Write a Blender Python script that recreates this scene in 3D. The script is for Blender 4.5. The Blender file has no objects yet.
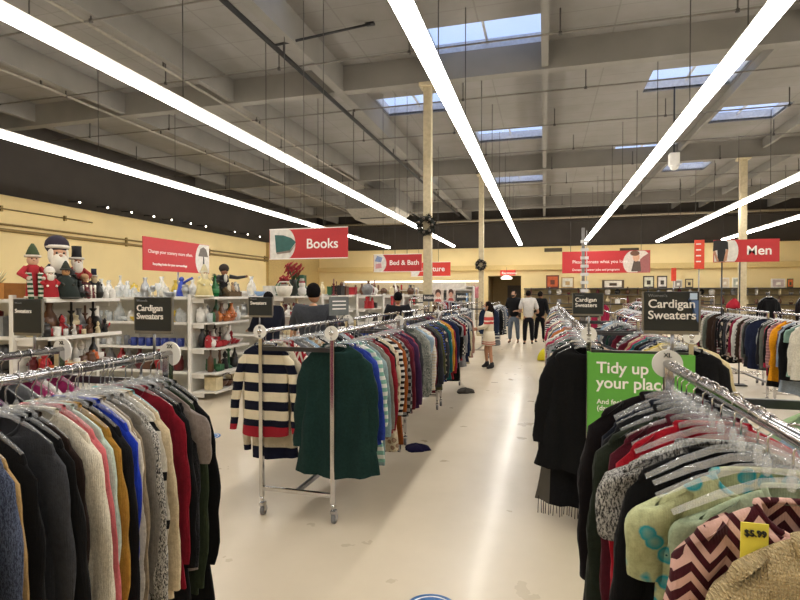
import bpy, math, random
from mathutils import Vector, Matrix
PI = math.pi
RND = random.Random(11)
SC = bpy.context.scene
COL = SC.collection
F, CX, HY, EYE = 520.0, 400.0, 293.0, 1.6
TH = math.atan(144 / F); CS, SN = math.cos(TH), math.sin(TH)

# ---- camera ---------------------------------------------------------------
cd = bpy.data.cameras.new('camera'); cam = bpy.data.objects.new('camera', cd); COL.objects.link(cam)
cam.location = (0, 0, EYE); cam.rotation_euler = (PI / 2 - math.atan(7 / F), 0, TH)
cd.sensor_width = 36; cd.lens = 36 * F / 800; cd.clip_start = .05; cd.clip_end = 200
SC.camera = cam

def at_y(x, y, Y):            # point of the plane Y seen at a pixel -> (X, Z)
    t = (x - CX) / F
    X = Y * (t * CS - SN) / (CS + t * SN)
    D = -X * SN + Y * CS
    return X, EYE - (y - HY) * D / F
def at_x(x, y, X):            # point of the plane X seen at a pixel -> (Y, Z)
    D = F * X / (CS * (x - 544.0))
    return (D + X * SN) / CS, EYE - (y - HY) * D / F

# ---- colours and materials ------------------------------------------------
def lin(c):
    if isinstance(c, str):
        c = c.lstrip('#'); c = [int(c[i:i + 2], 16) / 255 for i in (0, 2, 4)]
    return tuple((v / 12.92 if v <= .04045 else ((v + .055) / 1.055) ** 2.4) for v in c) + (1,)
class NT:
    def __init__(s, name):
        s.m = bpy.data.materials.new(name); s.m.use_nodes = True; s.t = s.m.node_tree
        s.b = s.t.nodes['Principled BSDF']
    def n(s, typ, **kw):
        nd = s.t.nodes.new(typ)
        for k, v in kw.items(): setattr(nd, k, v)
        return nd
    def l(s, a, b): s.t.links.new(a, b)
    def coord(s, scale=(1, 1, 1), kind='Object'):
        tc = s.n('ShaderNodeTexCoord'); mp = s.n('ShaderNodeMapping'); mp.inputs['Scale'].default_value = scale
        s.l(tc.outputs[kind], mp.inputs[0]); return mp.outputs[0]
    def noise(s, vec, scale, detail=3, rough=.5):
        t = s.n('ShaderNodeTexNoise'); s.l(vec, t.inputs['Vector']); t.inputs['Scale'].default_value = scale
        t.inputs['Detail'].default_value = detail; t.inputs['Roughness'].default_value = rough; return t.outputs['Fac']
    def ramp(s, fac, stops, interp='LINEAR'):
        r = s.n('ShaderNodeValToRGB'); r.color_ramp.interpolation = interp
        e = r.color_ramp.elements
        while len(e) < len(stops): e.new(.5)
        for i, (p, c) in enumerate(stops): e[i].position = p; e[i].color = lin(c) if not isinstance(c, tuple) or len(c) != 4 else c
        s.l(fac, r.inputs[0]); return r.outputs[0]
    def math(s, op, a, b=None):
        m = s.n('ShaderNodeMath', operation=op)
        for i, v in enumerate((a, b)):
            if v is None: continue
            if isinstance(v, (int, float)): m.inputs[i].default_value = v
            else: s.l(v, m.inputs[i])
        return m.outputs[0]
    def mix(s, fac, a, b, blend='MIX'):
        m = s.n('ShaderNodeMix', data_type='RGBA', blend_type=blend)
        if isinstance(fac, (int, float)): m.inputs[0].default_value = fac
        else: s.l(fac, m.inputs[0])
        for i, v in ((6, a), (7, b)):
            if isinstance(v, (tuple, str)): m.inputs[i].default_value = lin(v) if isinstance(v, str) else v
            else: s.l(v, m.inputs[i])
        return m.outputs[2]
    def bump(s, h, strength=.3, dist=.01):
        b = s.n('ShaderNodeBump'); b.inputs['Strength'].default_value = strength; b.inputs['Distance'].default_value = dist
        s.l(h, b.inputs['Height']); s.l(b.outputs[0], s.b.inputs['Normal'])
_mc = {}
def mat(col, rough=.55, metal=0, var=.12, scale=14, spec=.5, key=None, coat=0):
    k = ('p', col, rough, metal, var, scale)
    if k in _mc: return _mc[k]
    s = NT('surface_' + str(len(_mc))); c = lin(col)
    f = s.noise(s.coord(), scale)
    lo = tuple(v * (1 - var) for v in c[:3]) + (1,); hi = tuple(min(1, v * (1 + var)) for v in c[:3]) + (1,)
    s.l(s.ramp(f, [(.3, lo), (.7, hi)]), s.b.inputs['Base Color'])
    s.b.inputs['Roughness'].default_value = rough; s.b.inputs['Metallic'].default_value = metal
    s.b.inputs['Specular IOR Level'].default_value = spec
    if coat: s.b.inputs['Coat Weight'].default_value = coat
    _mc[k] = s.m; return s.m
def emis(col, strength):
    k = ('e', col, strength)
    if k in _mc: return _mc[k]
    s = NT('lit_' + str(len(_mc))); s.b.inputs['Base Color'].default_value = lin(col)
    s.b.inputs['Emission Color'].default_value = lin(col); s.b.inputs['Emission Strength'].default_value = strength
    _mc[k] = s.m; return s.m
def cloth(col, pat='plain', c2=None, c3=None, period=.1, knit=True):
    k = ('c', col, pat, c2, c3, period, knit)
    if k in _mc: return _mc[k]
    s = NT('cloth_' + str(len(_mc))); c = lin(col); v = s.coord()
    n = s.noise(v, 60, 4, .7)
    sx = s.n('ShaderNodeSeparateXYZ'); s.l(v, sx.inputs[0])
    base = s.ramp(n, [(.25, tuple(q * .72 for q in c[:3]) + (1,)), (.75, tuple(min(1, q * 1.22) for q in c[:3]) + (1,))])
    if pat in ('stripe', 'band'):
        z = s.math('FRACT', s.math('DIVIDE', s.math('ADD', sx.outputs[2], 5 + period * .3), period))
        f = s.math('GREATER_THAN', z, .5 if pat == 'stripe' else .82)
        base = s.mix(f, base, lin(c2))
        if c3:
            base = s.mix(s.math('LESS_THAN', sx.outputs[2], -.60), base, lin(c3))
    elif pat == 'vstripe':
        z = s.math('FRACT', s.math('DIVIDE', s.math('ADD', sx.outputs[0], 5), period))
        base = s.mix(s.math('GREATER_THAN', z, .6), base, lin(c2))
    elif pat == 'heather':
        vv = s.coord((1, 1, .4)); q = s.noise(vv, 260, 3, .8)
        base = s.mix(s.ramp(q, [(.45, '#000000'), (.56, '#ffffff')]), base, lin(c2))
    elif pat == 'floral':
        vo = s.n('ShaderNodeTexVoronoi'); s.l(s.coord((1, .6, 1)), vo.inputs['Vector']); vo.inputs['Scale'].default_value = 20
        d = s.math('ADD', vo.outputs['Distance'], s.math('MULTIPLY', s.noise(v, 45, 2), .22))
        base = s.mix(s.ramp(d, [(0, '#ffffff'), (.14, '#b0b0b0'), (.46, '#ffffff'), (.55, '#000000')], 'LINEAR'), base, lin(c2))
        base = s.mix(s.ramp(d, [(.0, '#ffffff'), (.17, '#000000')], 'CONSTANT'), base, lin(c3 or c2))
    elif pat == 'chevron':
        ax = s.math('ABSOLUTE', s.math('SUBTRACT', s.math('FRACT', s.math('DIVIDE', s.math('ADD', sx.outputs[0], 5.04), .06)), .5))
        z = s.math('FRACT', s.math('ADD', s.math('DIVIDE', s.math('ADD', sx.outputs[2], 5), period), s.math('MULTIPLY', ax, 1.9)))
        base = s.mix(s.math('GREATER_THAN', z, .52), base, lin(c2))
    elif pat == 'check':
        ck = s.n('ShaderNodeTexChecker'); s.l(s.coord((1, .01, 1)), ck.inputs[0]); ck.inputs['Scale'].default_value = 1 / period
        base = s.mix(ck.outputs['Fac'], base, lin(c2))
    s.l(s.mix(1.0, base, s.ramp(s.noise(v, 4, 3), [(.3, (.72,) * 3 + (1,)), (.7, (1, 1, 1, 1))]), 'MULTIPLY'), s.b.inputs['Base Color']); s.b.inputs['Roughness'].default_value = .92
    s.b.inputs['Specular IOR Level'].default_value = .12
    s.b.inputs['Sheen Weight'].default_value = .04
    w = s.n('ShaderNodeTexWave'); w.bands_direction = 'X'; s.l(v, w.inputs[0]); w.inputs['Scale'].default_value = 60 if pat != 'straw' else 52
    w.inputs['Distortion'].default_value = 2.5
    if pat == 'straw':
        w2 = s.n('ShaderNodeTexWave'); w2.bands_direction = 'Z'; s.l(v, w2.inputs[0]); w2.inputs['Scale'].default_value = 50; w2.inputs['Distortion'].default_value = 6; w2.inputs['Detail Scale'].default_value = 3
        h = s.math('MULTIPLY', w.outputs['Fac'], w2.outputs['Fac'])
        s.l(s.mix(s.ramp(h, [(.0, '#c0c0c0'), (.3, '#000000')]), base, lin('#7d6840')), s.b.inputs['Base Color'])
        s.bump(h, .9, .006)
    else:
        s.bump(s.math('ADD', s.math('ADD', n, s.math('MULTIPLY', w.outputs['Fac'], .15)), s.math('MULTIPLY', s.noise(s.coord((1, 1, .3)), 16, 3), 4)), .5, .004)
    _mc[k] = s.m; return s.m

def m_floor():
    s = NT('polished_floor'); v = s.coord()
    f = s.noise(v, .9, 5, .6)
    c = s.ramp(f, [(.3, '#bfb29b'), (.7, '#ccbfa9')])
    f2 = s.noise(v, 2.3, 5, .7); c = s.mix(s.ramp(f2, [(.5, '#000000'), (.8, '#303030')]), c, lin('#b3a48c'))
    s.l(c, s.b.inputs['Base Color'])
    s.l(s.ramp(s.noise(v, 3, 4), [(.3, (.27,) * 3 + (1,)), (.75, (.38,) * 3 + (1,))]), s.b.inputs['Roughness'])
    s.b.inputs['Coat Weight'].default_value = .12; s.b.inputs['Coat Roughness'].default_value = .13
    s.bump(s.noise(v, 1.6, 3), .06, .02); return s.m
def m_ceiling():
    s = NT('ceiling_deck'); v = s.coord(); sx = s.n('ShaderNodeSeparateXYZ'); s.l(v, sx.inputs[0])
    c = s.ramp(s.noise(v, .8, 5, .6), [(.3, '#78756f'), (.7, '#868380')])
    a = s.math('LESS_THAN', s.math('FRACT', s.math('DIVIDE', s.math('ADD', sx.outputs[1], 50), .61)), .035)
    b = s.math('LESS_THAN', s.math('FRACT', s.math('DIVIDE', s.math('ADD', sx.outputs[0], 50), 2.44)), .012)
    c = s.mix(s.math('MULTIPLY', s.math('MAXIMUM', a, b), .35), c, lin('#5a5751'))
    s.l(c, s.b.inputs['Base Color']); s.b.inputs['Roughness'].default_value = .85; return s.m
def m_wall(split, low, high):
    s = NT('painted_wall'); v = s.coord(); sx = s.n('ShaderNodeSeparateXYZ'); s.l(v, sx.inputs[0])
    l_ = s.ramp(s.noise(v, 1.2, 5), [(.3, low), (.7, tuple(min(1, q * 1.06) for q in lin(low)[:3]) + (1,))])
    h_ = s.ramp(s.noise(v, 1.0, 5), [(.3, high), (.7, tuple(min(1, q * 1.3) for q in lin(high)[:3]) + (1,))])
    s.l(s.mix(s.math('GREATER_THAN', sx.outputs[2], split), l_, h_), s.b.inputs['Base Color'])
    s.b.inputs['Roughness'].default_value = .75
    br = s.n('ShaderNodeTexBrick'); s.l(v, br.inputs['Vector']); br.inputs['Scale'].default_value = 1.2
    s.bump(s.noise(v, 30, 3), .08, .01); return s.m
def m_clear(alpha=.45, col='#e6e8ea', rough=.12):
    k = ('clear', alpha, col)
    if k in _mc: return _mc[k]
    s = NT('clear_plastic_' + str(len(_mc)))
    c = s.ramp(s.noise(s.coord(), 20), [(.3, col), (.7, '#f5f7f8')]); s.l(c, s.b.inputs['Base Color'])
    s.b.inputs['Roughness'].default_value = rough; s.b.inputs['Alpha'].default_value = alpha
    s.b.inputs['Specular IOR Level'].default_value = .9
    _mc[k] = s.m; return s.m
CHROME = mat('#c9c9cc', .16, 1, .06); STEEL = mat('#8f8f92', .33, 1, .1); WHITE = mat('#e2e0da', .45, 0, .04)
BLACK = mat('#1a1a1b', .5); GREYP = mat('#8d877c', .7); CABLE = mat('#3a3733', .6); BEIGE = mat('#b8ab8c', .6)
WPLAST = mat('#d9dadb', .3, 0, .05); CLEAR = m_clear(.24, '#dfe3e6', .05); RUBBER = mat('#2b2b2c', .7)
RED = mat('#b9292e', .5, 0, .03); LETTER = mat('#f4f0ea', .5, 0, .02); YEL = mat('#d9bf82', .7, 0, .05)

# ---- mesh helpers ---------------------------------------------------------
class MB:
    def __init__(s): s.v = []; s.f = []; s.sm = []; s.mi = []
    def add(s, vs, fs, smooth=False, mi=0, M=None):
        b = len(s.v)
        for p in vs:
            p = Vector(p)
            s.v.append(tuple(M @ p) if M is not None else tuple(p))
        for f in fs: s.f.append([b + i for i in f]); s.sm.append(smooth); s.mi.append(mi)
        return s
    def box(s, c, d, mi=0, M=None, bev=0):
        x, y, z = c; a, b, h = d[0] / 2, d[1] / 2, d[2] / 2
        vs = [(x + i * a, y + j * b, z + k * h) for i in (-1, 1) for j in (-1, 1) for k in (-1, 1)]
        return s.add(vs, [(0, 1, 3, 2), (4, 6, 7, 5), (0, 4, 5, 1), (2, 3, 7, 6), (0, 2, 6, 4), (1, 5, 7, 3)], False, mi, M)
    def tube(s, pts, r, n=8, mi=0, cap=True, M=None, flat=1.0):
        pts = [Vector(p) for p in pts]; rs = r if isinstance(r, (list, tuple)) else [r] * len(pts)
        vs = []; fs = []; up = None
        for i, p in enumerate(pts):
            t = (pts[min(i + 1, len(pts) - 1)] - pts[max(i - 1, 0)]).normalized()
            if up is None:
                up = Vector((0, 1, 0)) if abs(t.y) < .9 else Vector((0, 0, 1))
            side = t.cross(up)
            if side.length < 1e-4: side = t.cross(Vector((1, 0, 0)))
            side.normalize(); u2 = side.cross(t).normalized(); up = u2
            for k in range(n):
                a = 2 * PI * k / n; vs.append(p + side * (math.cos(a) * rs[i]) + u2 * (math.sin(a) * rs[i] * flat))
        for i in range(len(pts) - 1):
            for k in range(n):
                k2 = (k + 1) % n; fs.append((i * n + k, i * n + k2, (i + 1) * n + k2, (i + 1) * n + k))
        if cap: fs.append(tuple(reversed(range(n)))); fs.append(tuple(range((len(pts) - 1) * n, len(pts) * n)))
        return s.add(vs, fs, True, mi, M)
    def lathe(s, prof, n=16, mi=0, M=None, sx=1, sy=1):
        vs = []; fs = []
        for r, z in prof:
            for k in range(n):
                a = 2 * PI * k / n; vs.append((math.cos(a) * r * sx, math.sin(a) * r * sy, z))
        for i in range(len(prof) - 1):
            for k in range(n):
                k2 = (k + 1) % n; fs.append((i * n + k, i * n + k2, (i + 1) * n + k2, (i + 1) * n + k))
        fs.append(tuple(reversed(range(n)))); fs.append(tuple(range((len(prof) - 1) * n, len(prof) * n)))
        return s.add(vs, fs, True, mi, M)
    def ball(s, c, r, n=12, mi=0, M=None):
        if not isinstance(r, (tuple, list)): r = (r, r, r)
        m = n // 2 + 1; vs = [(c[0], c[1], c[2] - r[2])]; fs = []
        for i in range(1, m):
            a = -PI / 2 + PI * i / m
            for k in range(n):
                b = 2 * PI * k / n; vs.append((c[0] + r[0] * math.cos(a) * math.cos(b), c[1] + r[1] * math.cos(a) * math.sin(b), c[2] + r[2] * math.sin(a)))
        vs.append((c[0], c[1], c[2] + r[2])); top = len(vs) - 1
        for k in range(n):
            k2 = (k + 1) % n; fs.append((0, 1 + k2, 1 + k)); fs.append((top, 1 + (m - 2) * n + k, 1 + (m - 2) * n + k2))
            for i in range(m - 2): fs.append((1 + i * n + k, 1 + i * n + k2, 1 + (i + 1) * n + k2, 1 + (i + 1) * n + k))
        return s.add(vs, fs, True, mi, M)
    def mesh(s, name, bevel=0):
        me = bpy.data.meshes.new(name); me.from_pydata(s.v, [], s.f)
        me.polygons.foreach_set('use_smooth', s.sm); me.polygons.foreach_set('material_index', s.mi); me.update(); return me
def link(name, me, m=None, parent=None, loc=(0, 0, 0), rot=(0, 0, 0), scale=None, bevel=0):
    o = bpy.data.objects.new(name, me); COL.objects.link(o); o.parent = parent; o.location = loc; o.rotation_euler = rot
    if scale is not None: o.scale = scale if isinstance(scale, (tuple, list)) else (scale,) * 3
    if m is not None:
        ms = m if isinstance(m, (list, tuple)) else [m]
        while len(me.materials) < len(ms): me.materials.append(None)
        for i, q in enumerate(ms): o.material_slots[i].link = 'OBJECT'; o.material_slots[i].material = q
    if bevel:
        b = o.modifiers.new('edge', 'BEVEL'); b.width = bevel; b.segments = 2; b.limit_method = 'ANGLE'
    return o
def part(name, mb, m, parent, bevel=0, loc=(0, 0, 0), rot=(0, 0, 0)): return link(name, mb.mesh(name), m, parent, loc, rot, None, bevel)
LABELS = {}
def tag(o, label, cat, group=None):
    if label in LABELS: print('DUPLABEL', label)
    LABELS[label] = o
    o['label'] = label; o['category'] = cat
    if group: o['group'] = group
    return o
def empty(name, loc, label, cat, group=None, rot=(0, 0, 0)):
    o = bpy.data.objects.new(name, None); COL.objects.link(o); o.location = loc; o.rotation_euler = rot
    o.empty_display_size = .05
    return tag(o, label, cat, group)
def struct(name, mb, m, bevel=0):
    o = part(name, mb, m, None, bevel); o['kind'] = 'structure'; return o
def text(body, size, loc, m, parent, bold=.012, rot=(PI / 2, 0, 0), align='LEFT', name='lettering'):
    c = bpy.data.curves.new(name, 'FONT'); c.body = body; c.size = size; c.offset = bold * size * .6; c.extrude = .0015
    c.align_x = align; c.space_line = .95; c.resolution_u = 5
    o = bpy.data.objects.new(name, c); COL.objects.link(o); o.parent = parent; o.location = loc; o.rotation_euler = rot
    c.materials.append(m)
    me = bpy.data.meshes.new_from_object(o.evaluated_get(bpy.context.evaluated_depsgraph_get())); bpy.data.objects.remove(o); bpy.data.curves.remove(c)
    o = bpy.data.objects.new(name, me); COL.objects.link(o); o.parent = parent; o.location = loc; o.rotation_euler = rot; return o
ORD = ['first', 'second', 'third', 'fourth', 'fifth', 'sixth', 'seventh', 'eighth', 'ninth', 'tenth', 'eleventh', 'twelfth', 'thirteenth',
       'fourteenth', 'fifteenth', 'sixteenth', 'seventeenth', 'eighteenth', 'nineteenth', 'twentieth'] + ['twenty-' + q for q in ('first', 'second', 'third', 'fourth', 'fifth', 'sixth', 'seventh', 'eighth', 'ninth')]

# ---- world and render settings --------------------------------------------
w = bpy.data.worlds.new('sky'); SC.world = w; w.use_nodes = True
bg = w.node_tree.nodes['Background']; bg.inputs[0].default_value = lin('#a9c0f2'); bg.inputs[1].default_value = 1.7
SC.view_settings.view_transform = 'Standard'; SC.view_settings.look = 'None'; SC.view_settings.gamma = 1
SC.view_settings.exposure = 0.0; SC.view_settings.use_curve_mapping = False
SC.cycles.transparent_max_bounces = 20; SC.cycles.max_bounces = 7; SC.cycles.diffuse_bounces = 5
SC.cycles.sample_clamp_indirect = 6

# ---- the shell ------------------------------------------------------------
XL, XR, YB, YF = -14.6, 16.0, -6.0, 32.0
ZB, ZD = EYE + 4.45, EYE + 5.0          # underside of the beams, deck
WSPLIT = EYE + 2.75
struct('floor', MB().box(((XL + XR) / 2, 13, -.1), (XR - XL + 1, 39, .2)), m_floor())
WM = m_wall(WSPLIT, '#ecd7a0', '#37322d')
struct('wall_left', MB().box((XL - .1, 13, 3.6), (.2, 38.4, 7.2)), WM)
struct('wall_right', MB().box((XR + .1, 13, 3.6), (.2, 38.4, 7.2)), WM)
struct('wall_rear', MB().box(((XL + XR) / 2, YB - .1, 3.6), (XR - XL + .4, .2, 7.2)), WM)
# far wall with a recessed entrance
dx0, zt = at_y(488, 276, YF); dx1, _ = at_y(521, 276, YF)
b = MB(); b.box(((XL + dx0) / 2, YF + .1, 3.6), (dx0 - XL, .2, 7.2)); b.box(((XR + dx1) / 2, YF + .1, 3.6), (XR - dx1, .2, 7.2))
b.box(((dx0 + dx1) / 2, YF + .1, (7.2 + zt) / 2), (dx1 - dx0, .2, 7.2 - zt)); struct('wall_far', b, WM)
b = MB(); b.box((dx0 - .05, YF + 1.7, zt / 2), (.1, 3.0, zt)); b.box((dx1 + .05, YF + 1.7, zt / 2), (.1, 3.0, zt))
b.box(((dx0 + dx1) / 2, YF + 3.2, zt / 2), (dx1 - dx0 + .2, .1, zt)); b.box(((dx0 + dx1) / 2, YF + 1.7, zt + .05), (dx1 - dx0 + .2, 3.1, .1))
b.box(((dx0 + dx1) / 2, YF + 1.7, -.05), (dx1 - dx0 + .2, 3.1, .1)); struct('wall_recess', b, mat('#9b8760', .8))
b = MB(); b.box((dx1 - .55, YF + 3.12, 1.05), (.9, .06, 2.1)); d = struct('door_1', b, mat('#4c4339', .6))
part('door_handle', MB().tube([(dx1 - .9, YF + 3.08, 1.0), (dx1 - .78, YF + 3.04, 1.0)], .02), CHROME, d)
# slightly proud wall panel at the far end of the left wall
struct('trim_1', MB().box((XL + .08, 28.7, WSPLIT / 2), (.16, 6.6, WSPLIT)), mat('#bfa56c', .8))
struct('trim_2', MB().box(((XL + XR) / 2, YF - .1, 3.12), (XR - XL, .22, .3)), YEL)
struct('baseboard_far', MB().box(((XL + dx0) / 2, YF - .01, .08), (dx0 - XL, .03, .16)), BLACK)
struct('baseboard_left', MB().box((XL + .01, 12, .08), (.03, 36, .16)), BLACK)

SKY = [(-2.25, -.06, 9.7, 11.0), (-2.1, -.06, 16.2, 17.5), (-2.1, -.06, 22.9, 24.3), (-4.25, -2.45, 12.85, 14.2), (-4.25, -2.45, 19.6, 21.0),
       (-4.5, -2.6, 6.6, 8.0), (2.35, 4.3, 12.85, 14.2), (4.5, 6.3, 15.9, 17.3), (2.35, 4.3, 19.2, 20.6), (4.4, 6.2, 22.3, 23.7), (4.7, 6.7, 9.6, 10.9),
       (8.6, 10.6, 12.9, 14.2), (8.6, 10.6, 19.3, 20.6)]
xs = sorted(set([XL, XR] + [s[0] for s in SKY] + [s[1] for s in SKY])); ys = sorted(set([YB, YF] + [s[2] for s in SKY] + [s[3] for s in SKY]))
b = MB()
for i in range(len(xs) - 1):
    for j in range(len(ys) - 1):
        mx, my = (xs[i] + xs[i + 1]) / 2, (ys[j] + ys[j + 1]) / 2
        if any(s[0] < mx < s[1] and s[2] < my < s[3] for s in SKY): continue
        b.box((mx, my, ZD + .04), (xs[i + 1] - xs[i], ys[j + 1] - ys[j], .08))
struct('ceiling', b, m_ceiling())
BEAM = mat('#7c7973', .85, 0, .08, 1.5)
GIRD = [2.2, 10.9, 19.55, 28.2]
for i, y in enumerate(GIRD): struct('ceiling_beam_%d' % (i + 1), MB().box(((XL + XR) / 2, y, (ZB + ZD) / 2), (XR - XL, .24, ZD - ZB)), BEAM)
for i, (x, wd, dp) in enumerate([(-13.1, .13, .45), (-10.2, .13, .5), (-7.1, .13, .5), (-4.38, .2, .56), (-2.35, .13, .3), (0, .13, .5), (4.38, .1, .22), (6.85, .1, .3), (8.2, .1, .3), (11.5, .13, .4), (14, .13, .4)]):
    struct('ceiling_beam_%d' % (i + 5), MB().box((x, 13, ZD - dp / 2 - .004), (wd, 37.9, dp)), BEAM)
struct('ceiling_beam_16', MB().box(((XL + XR) / 2, YF - .15, ZB - .1), (XR - XL, .3, .3)), mat('#3a342e', .8))
CURB = mat('#c9ccd0', .7); PANE = NT('skylight_pane')
PANE.b.inputs['Alpha'].default_value = .12; PANE.b.inputs['Base Color'].default_value = lin('#e5ecfa'); PANE.b.inputs['Roughness'].default_value = .4
for i, (x0, x1, y0, y1) in enumerate(SKY):
    b = MB(); zc = ZD + .17; t = .04
    b.box((x0 - t / 2, (y0 + y1) / 2, zc), (t, y1 - y0 + 2 * t, .26)); b.box((x1 + t / 2, (y0 + y1) / 2, zc), (t, y1 - y0 + 2 * t, .26))
    b.box(((x0 + x1) / 2, y0 - t / 2, zc), (x1 - x0, t, .26)); b.box(((x0 + x1) / 2, y1 + t / 2, zc), (x1 - x0, t, .26))
    o = struct('window_%d' % (i + 1), b, CURB)
    part('window_frame', MB().box(((x0 + x1) / 2, (y0 + y1) / 2, ZD + .22), (.05, y1 - y0, .05)), CURB, o)
    part('window_pane', MB().box(((x0 + x1) / 2, (y0 + y1) / 2, ZD + .27), (x1 - x0, y1 - y0, .01)), PANE.m, o)
# columns
for i, (x, y, cw) in enumerate([(-2.4, 10.9, .17), (-2.26, 19.55, .18), (6.3, 19.55, .2)]):
    b = MB(); b.box((x, y, ZB / 2), (cw, cw, ZB)); b.box((x, y, .06), (cw + .12, cw + .12, .12)); b.box((x, y, ZB - .04), (cw + .16, cw + .16, .08))
    struct('column_%d' % (i + 1), b, BEIGE, .01)

# ---- ceiling services -----------------------------------------------------
LZ = EYE + 2.8
LX = [(-9.3, 'second light row from the left wall'), (-5.25, 'left light row above the housewares shelves'), (-1.34, 'light row over the centre racks, passing above the aisle'),
      (2.2, 'light row right of the aisle, above the menswear side'), (5.95, 'light row fourth from the left, over the right racks'), (9.1, 'outermost light row at the right edge of view')]
TUBE = emis('#fffaf2', 22.5)
for x, ph in LX:
    o = empty('strip_light', (x, 14, LZ), 'long suspended white fluorescent ' + ph, 'light', 'suspended strip lights')
    y0, y1 = -3.0, 31.0; n = 14; L = (y1 - y0) / n
    hb = MB().box((0, 0, .07), (.16, y1 - y0, .05)); part('housing', hb, WHITE, o)
    seg = MB()
    prof = [(-.112, .03), (-.105, .0), (-.07, -.03), (0, -.04), (.07, -.03), (.105, .0), (.112, .03)]
    vs = [(px, yy, pz) for yy in (-L / 2 + .012, L / 2 - .012) for px, pz in prof]; k = len(prof)
    seg.add(vs, [(i, i + 1, k + i + 1, k + i) for i in range(k - 1)] + [tuple(range(k)), tuple(range(2 * k - 1, k - 1, -1)), (0, k, 2 * k - 1, k - 1)], False)
    me = seg.mesh('diffuser')
    for i in range(n): link('diffuser', me, TUBE, o, (0, y0 - 14 + L * (i + .5), 0))
    cb = MB().tube([(0, 0, .09), (0, 0, ZD - LZ - .002)], .008, 5).mesh('suspension_cable')
    for i in range(n + 1): link('suspension_cable', cb, CABLE, o, (0, y0 - 14 + L * i, 0))
PZ = ZB - .03
for i, y in enumerate([4.6, 6.85, 9.3, 11.9, 14.3, 16.8, 19.3, 21.9, 24.5, 27.1]):
    o = empty('sprinkler_pipe', (0, y, PZ), 'thin grey sprinkler pipe across the ceiling, %s counting from the camera' % ORD[i], 'pipe', 'sprinkler pipes under the roof deck')
    part('pipe', MB().tube([(XL + .3, 0, 0), (XR - .3, 0, 0)], .017, 6), mat('#6a665f', .6), o)
    rod = MB().tube([(0, 0, .02), (0, 0, .42)], .013, 5).tube([(0, 0, -.03), (0, 0, .02)], .035, 6).mesh('sprinkler_head')
    for k in range(11): link('sprinkler_head', rod, CABLE, o, (-13 + 2.65 * k + (.6 if i % 2 else 0), 0, 0))
for i, (x, z, r, y1, lab) in enumerate([(-4.62, EYE + 4.36, .045, 29.2, 'black steel pipe running down the store beneath a ceiling beam'),
                                        (-7.25, ZB - .02, .028, 29, 'thin grey conduit along the beam left of the black pipe'),
                                        (-10.35, ZB - .03, .03, 30, 'thin grey conduit nearest the left wall under the ceiling')]):
    o = empty('ceiling_pipe', (x, 0, z), lab, 'pipe')
    part('pipe', MB().tube([(0, -3, 0), (0, y1, 0)], r, 8), mat('#0b0b0b', .7) if i == 0 else GREYP, o)
    for k in range(8): part('pipe_bracket', MB().box((0, 1.5 + 3.6 * k, .1), (.03, .03, .24)), CABLE, o)
o = empty('brace_rod', (-4.62, 8.3, EYE + 4.36), 'black diagonal brace rod rising from the black ceiling pipe', 'pipe')
part('rod', MB().tube([(0, 0, 0), (1.5, .9, .62)], .025, 6), BLACK, o)
part('mounting_plate', MB().box((1.5, .9, .62), (.16, .1, .03)), BLACK, o)
# pale gas pipe before the far wall
o = tag(part('far_pipe', MB().tube([(XL + 1, 30.6, EYE + 4.25), (XR - 1, 30.6, EYE + 4.2)], .06, 8), mat('#a49a86', .6), None), 'pale pipe crossing just under the ceiling before the far wall', 'pipe')
# air handling duct
o = empty('air_duct', (-6.9, 21.5, 4.95), 'grey metal air handling duct with louvres hung under the left ceiling', 'duct')
part('duct_body', MB().box((0, 0, .55), (2.2, 2.2, .8)), mat('#6d6a64', .6), o, .03)
part('outlet', MB().add([(-.8, -.8, -.25), (.8, -.8, -.25), (.8, .8, -.25), (-.8, .8, -.25), (-1.1, -1.1, .15), (1.1, -1.1, .15), (1.1, 1.1, .15), (-1.1, 1.1, .15)],
     [(0, 3, 2, 1), (0, 1, 5, 4), (1, 2, 6, 5), (2, 3, 7, 6), (3, 0, 4, 7), (4, 5, 6, 7)]), mat('#8e887c', .6), o)
b = MB()
for k in range(6): b.box((0, -.82 - .001 * k, -.22 + .06 * k), (1.1, .04, .03))
part('louvre', b, BLACK, o)
b = MB()
for sx_ in (-1, 1):
    for sy_ in (-1, 1): b.tube([(sx_, sy_, .95), (sx_, sy_, ZD - 4.95)], .015, 5)
part('hanger_rod', b, CABLE, o)
# camera on a drop pole beside the right light row
X, Z = at_y(673, 160, 14); o = empty('security_camera', (X, 14, Z), 'small white camera on a black drop pole beside the right light row', 'camera')
part('camera_body', MB().box((0, 0, 0), (.22, .22, .3)).ball((0, -.02, -.17), .1), WHITE, o, .02); part('drop_pole', MB().tube([(0, 0, .15), (0, 0, ZD - Z)], .02, 6), BLACK, o)
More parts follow.
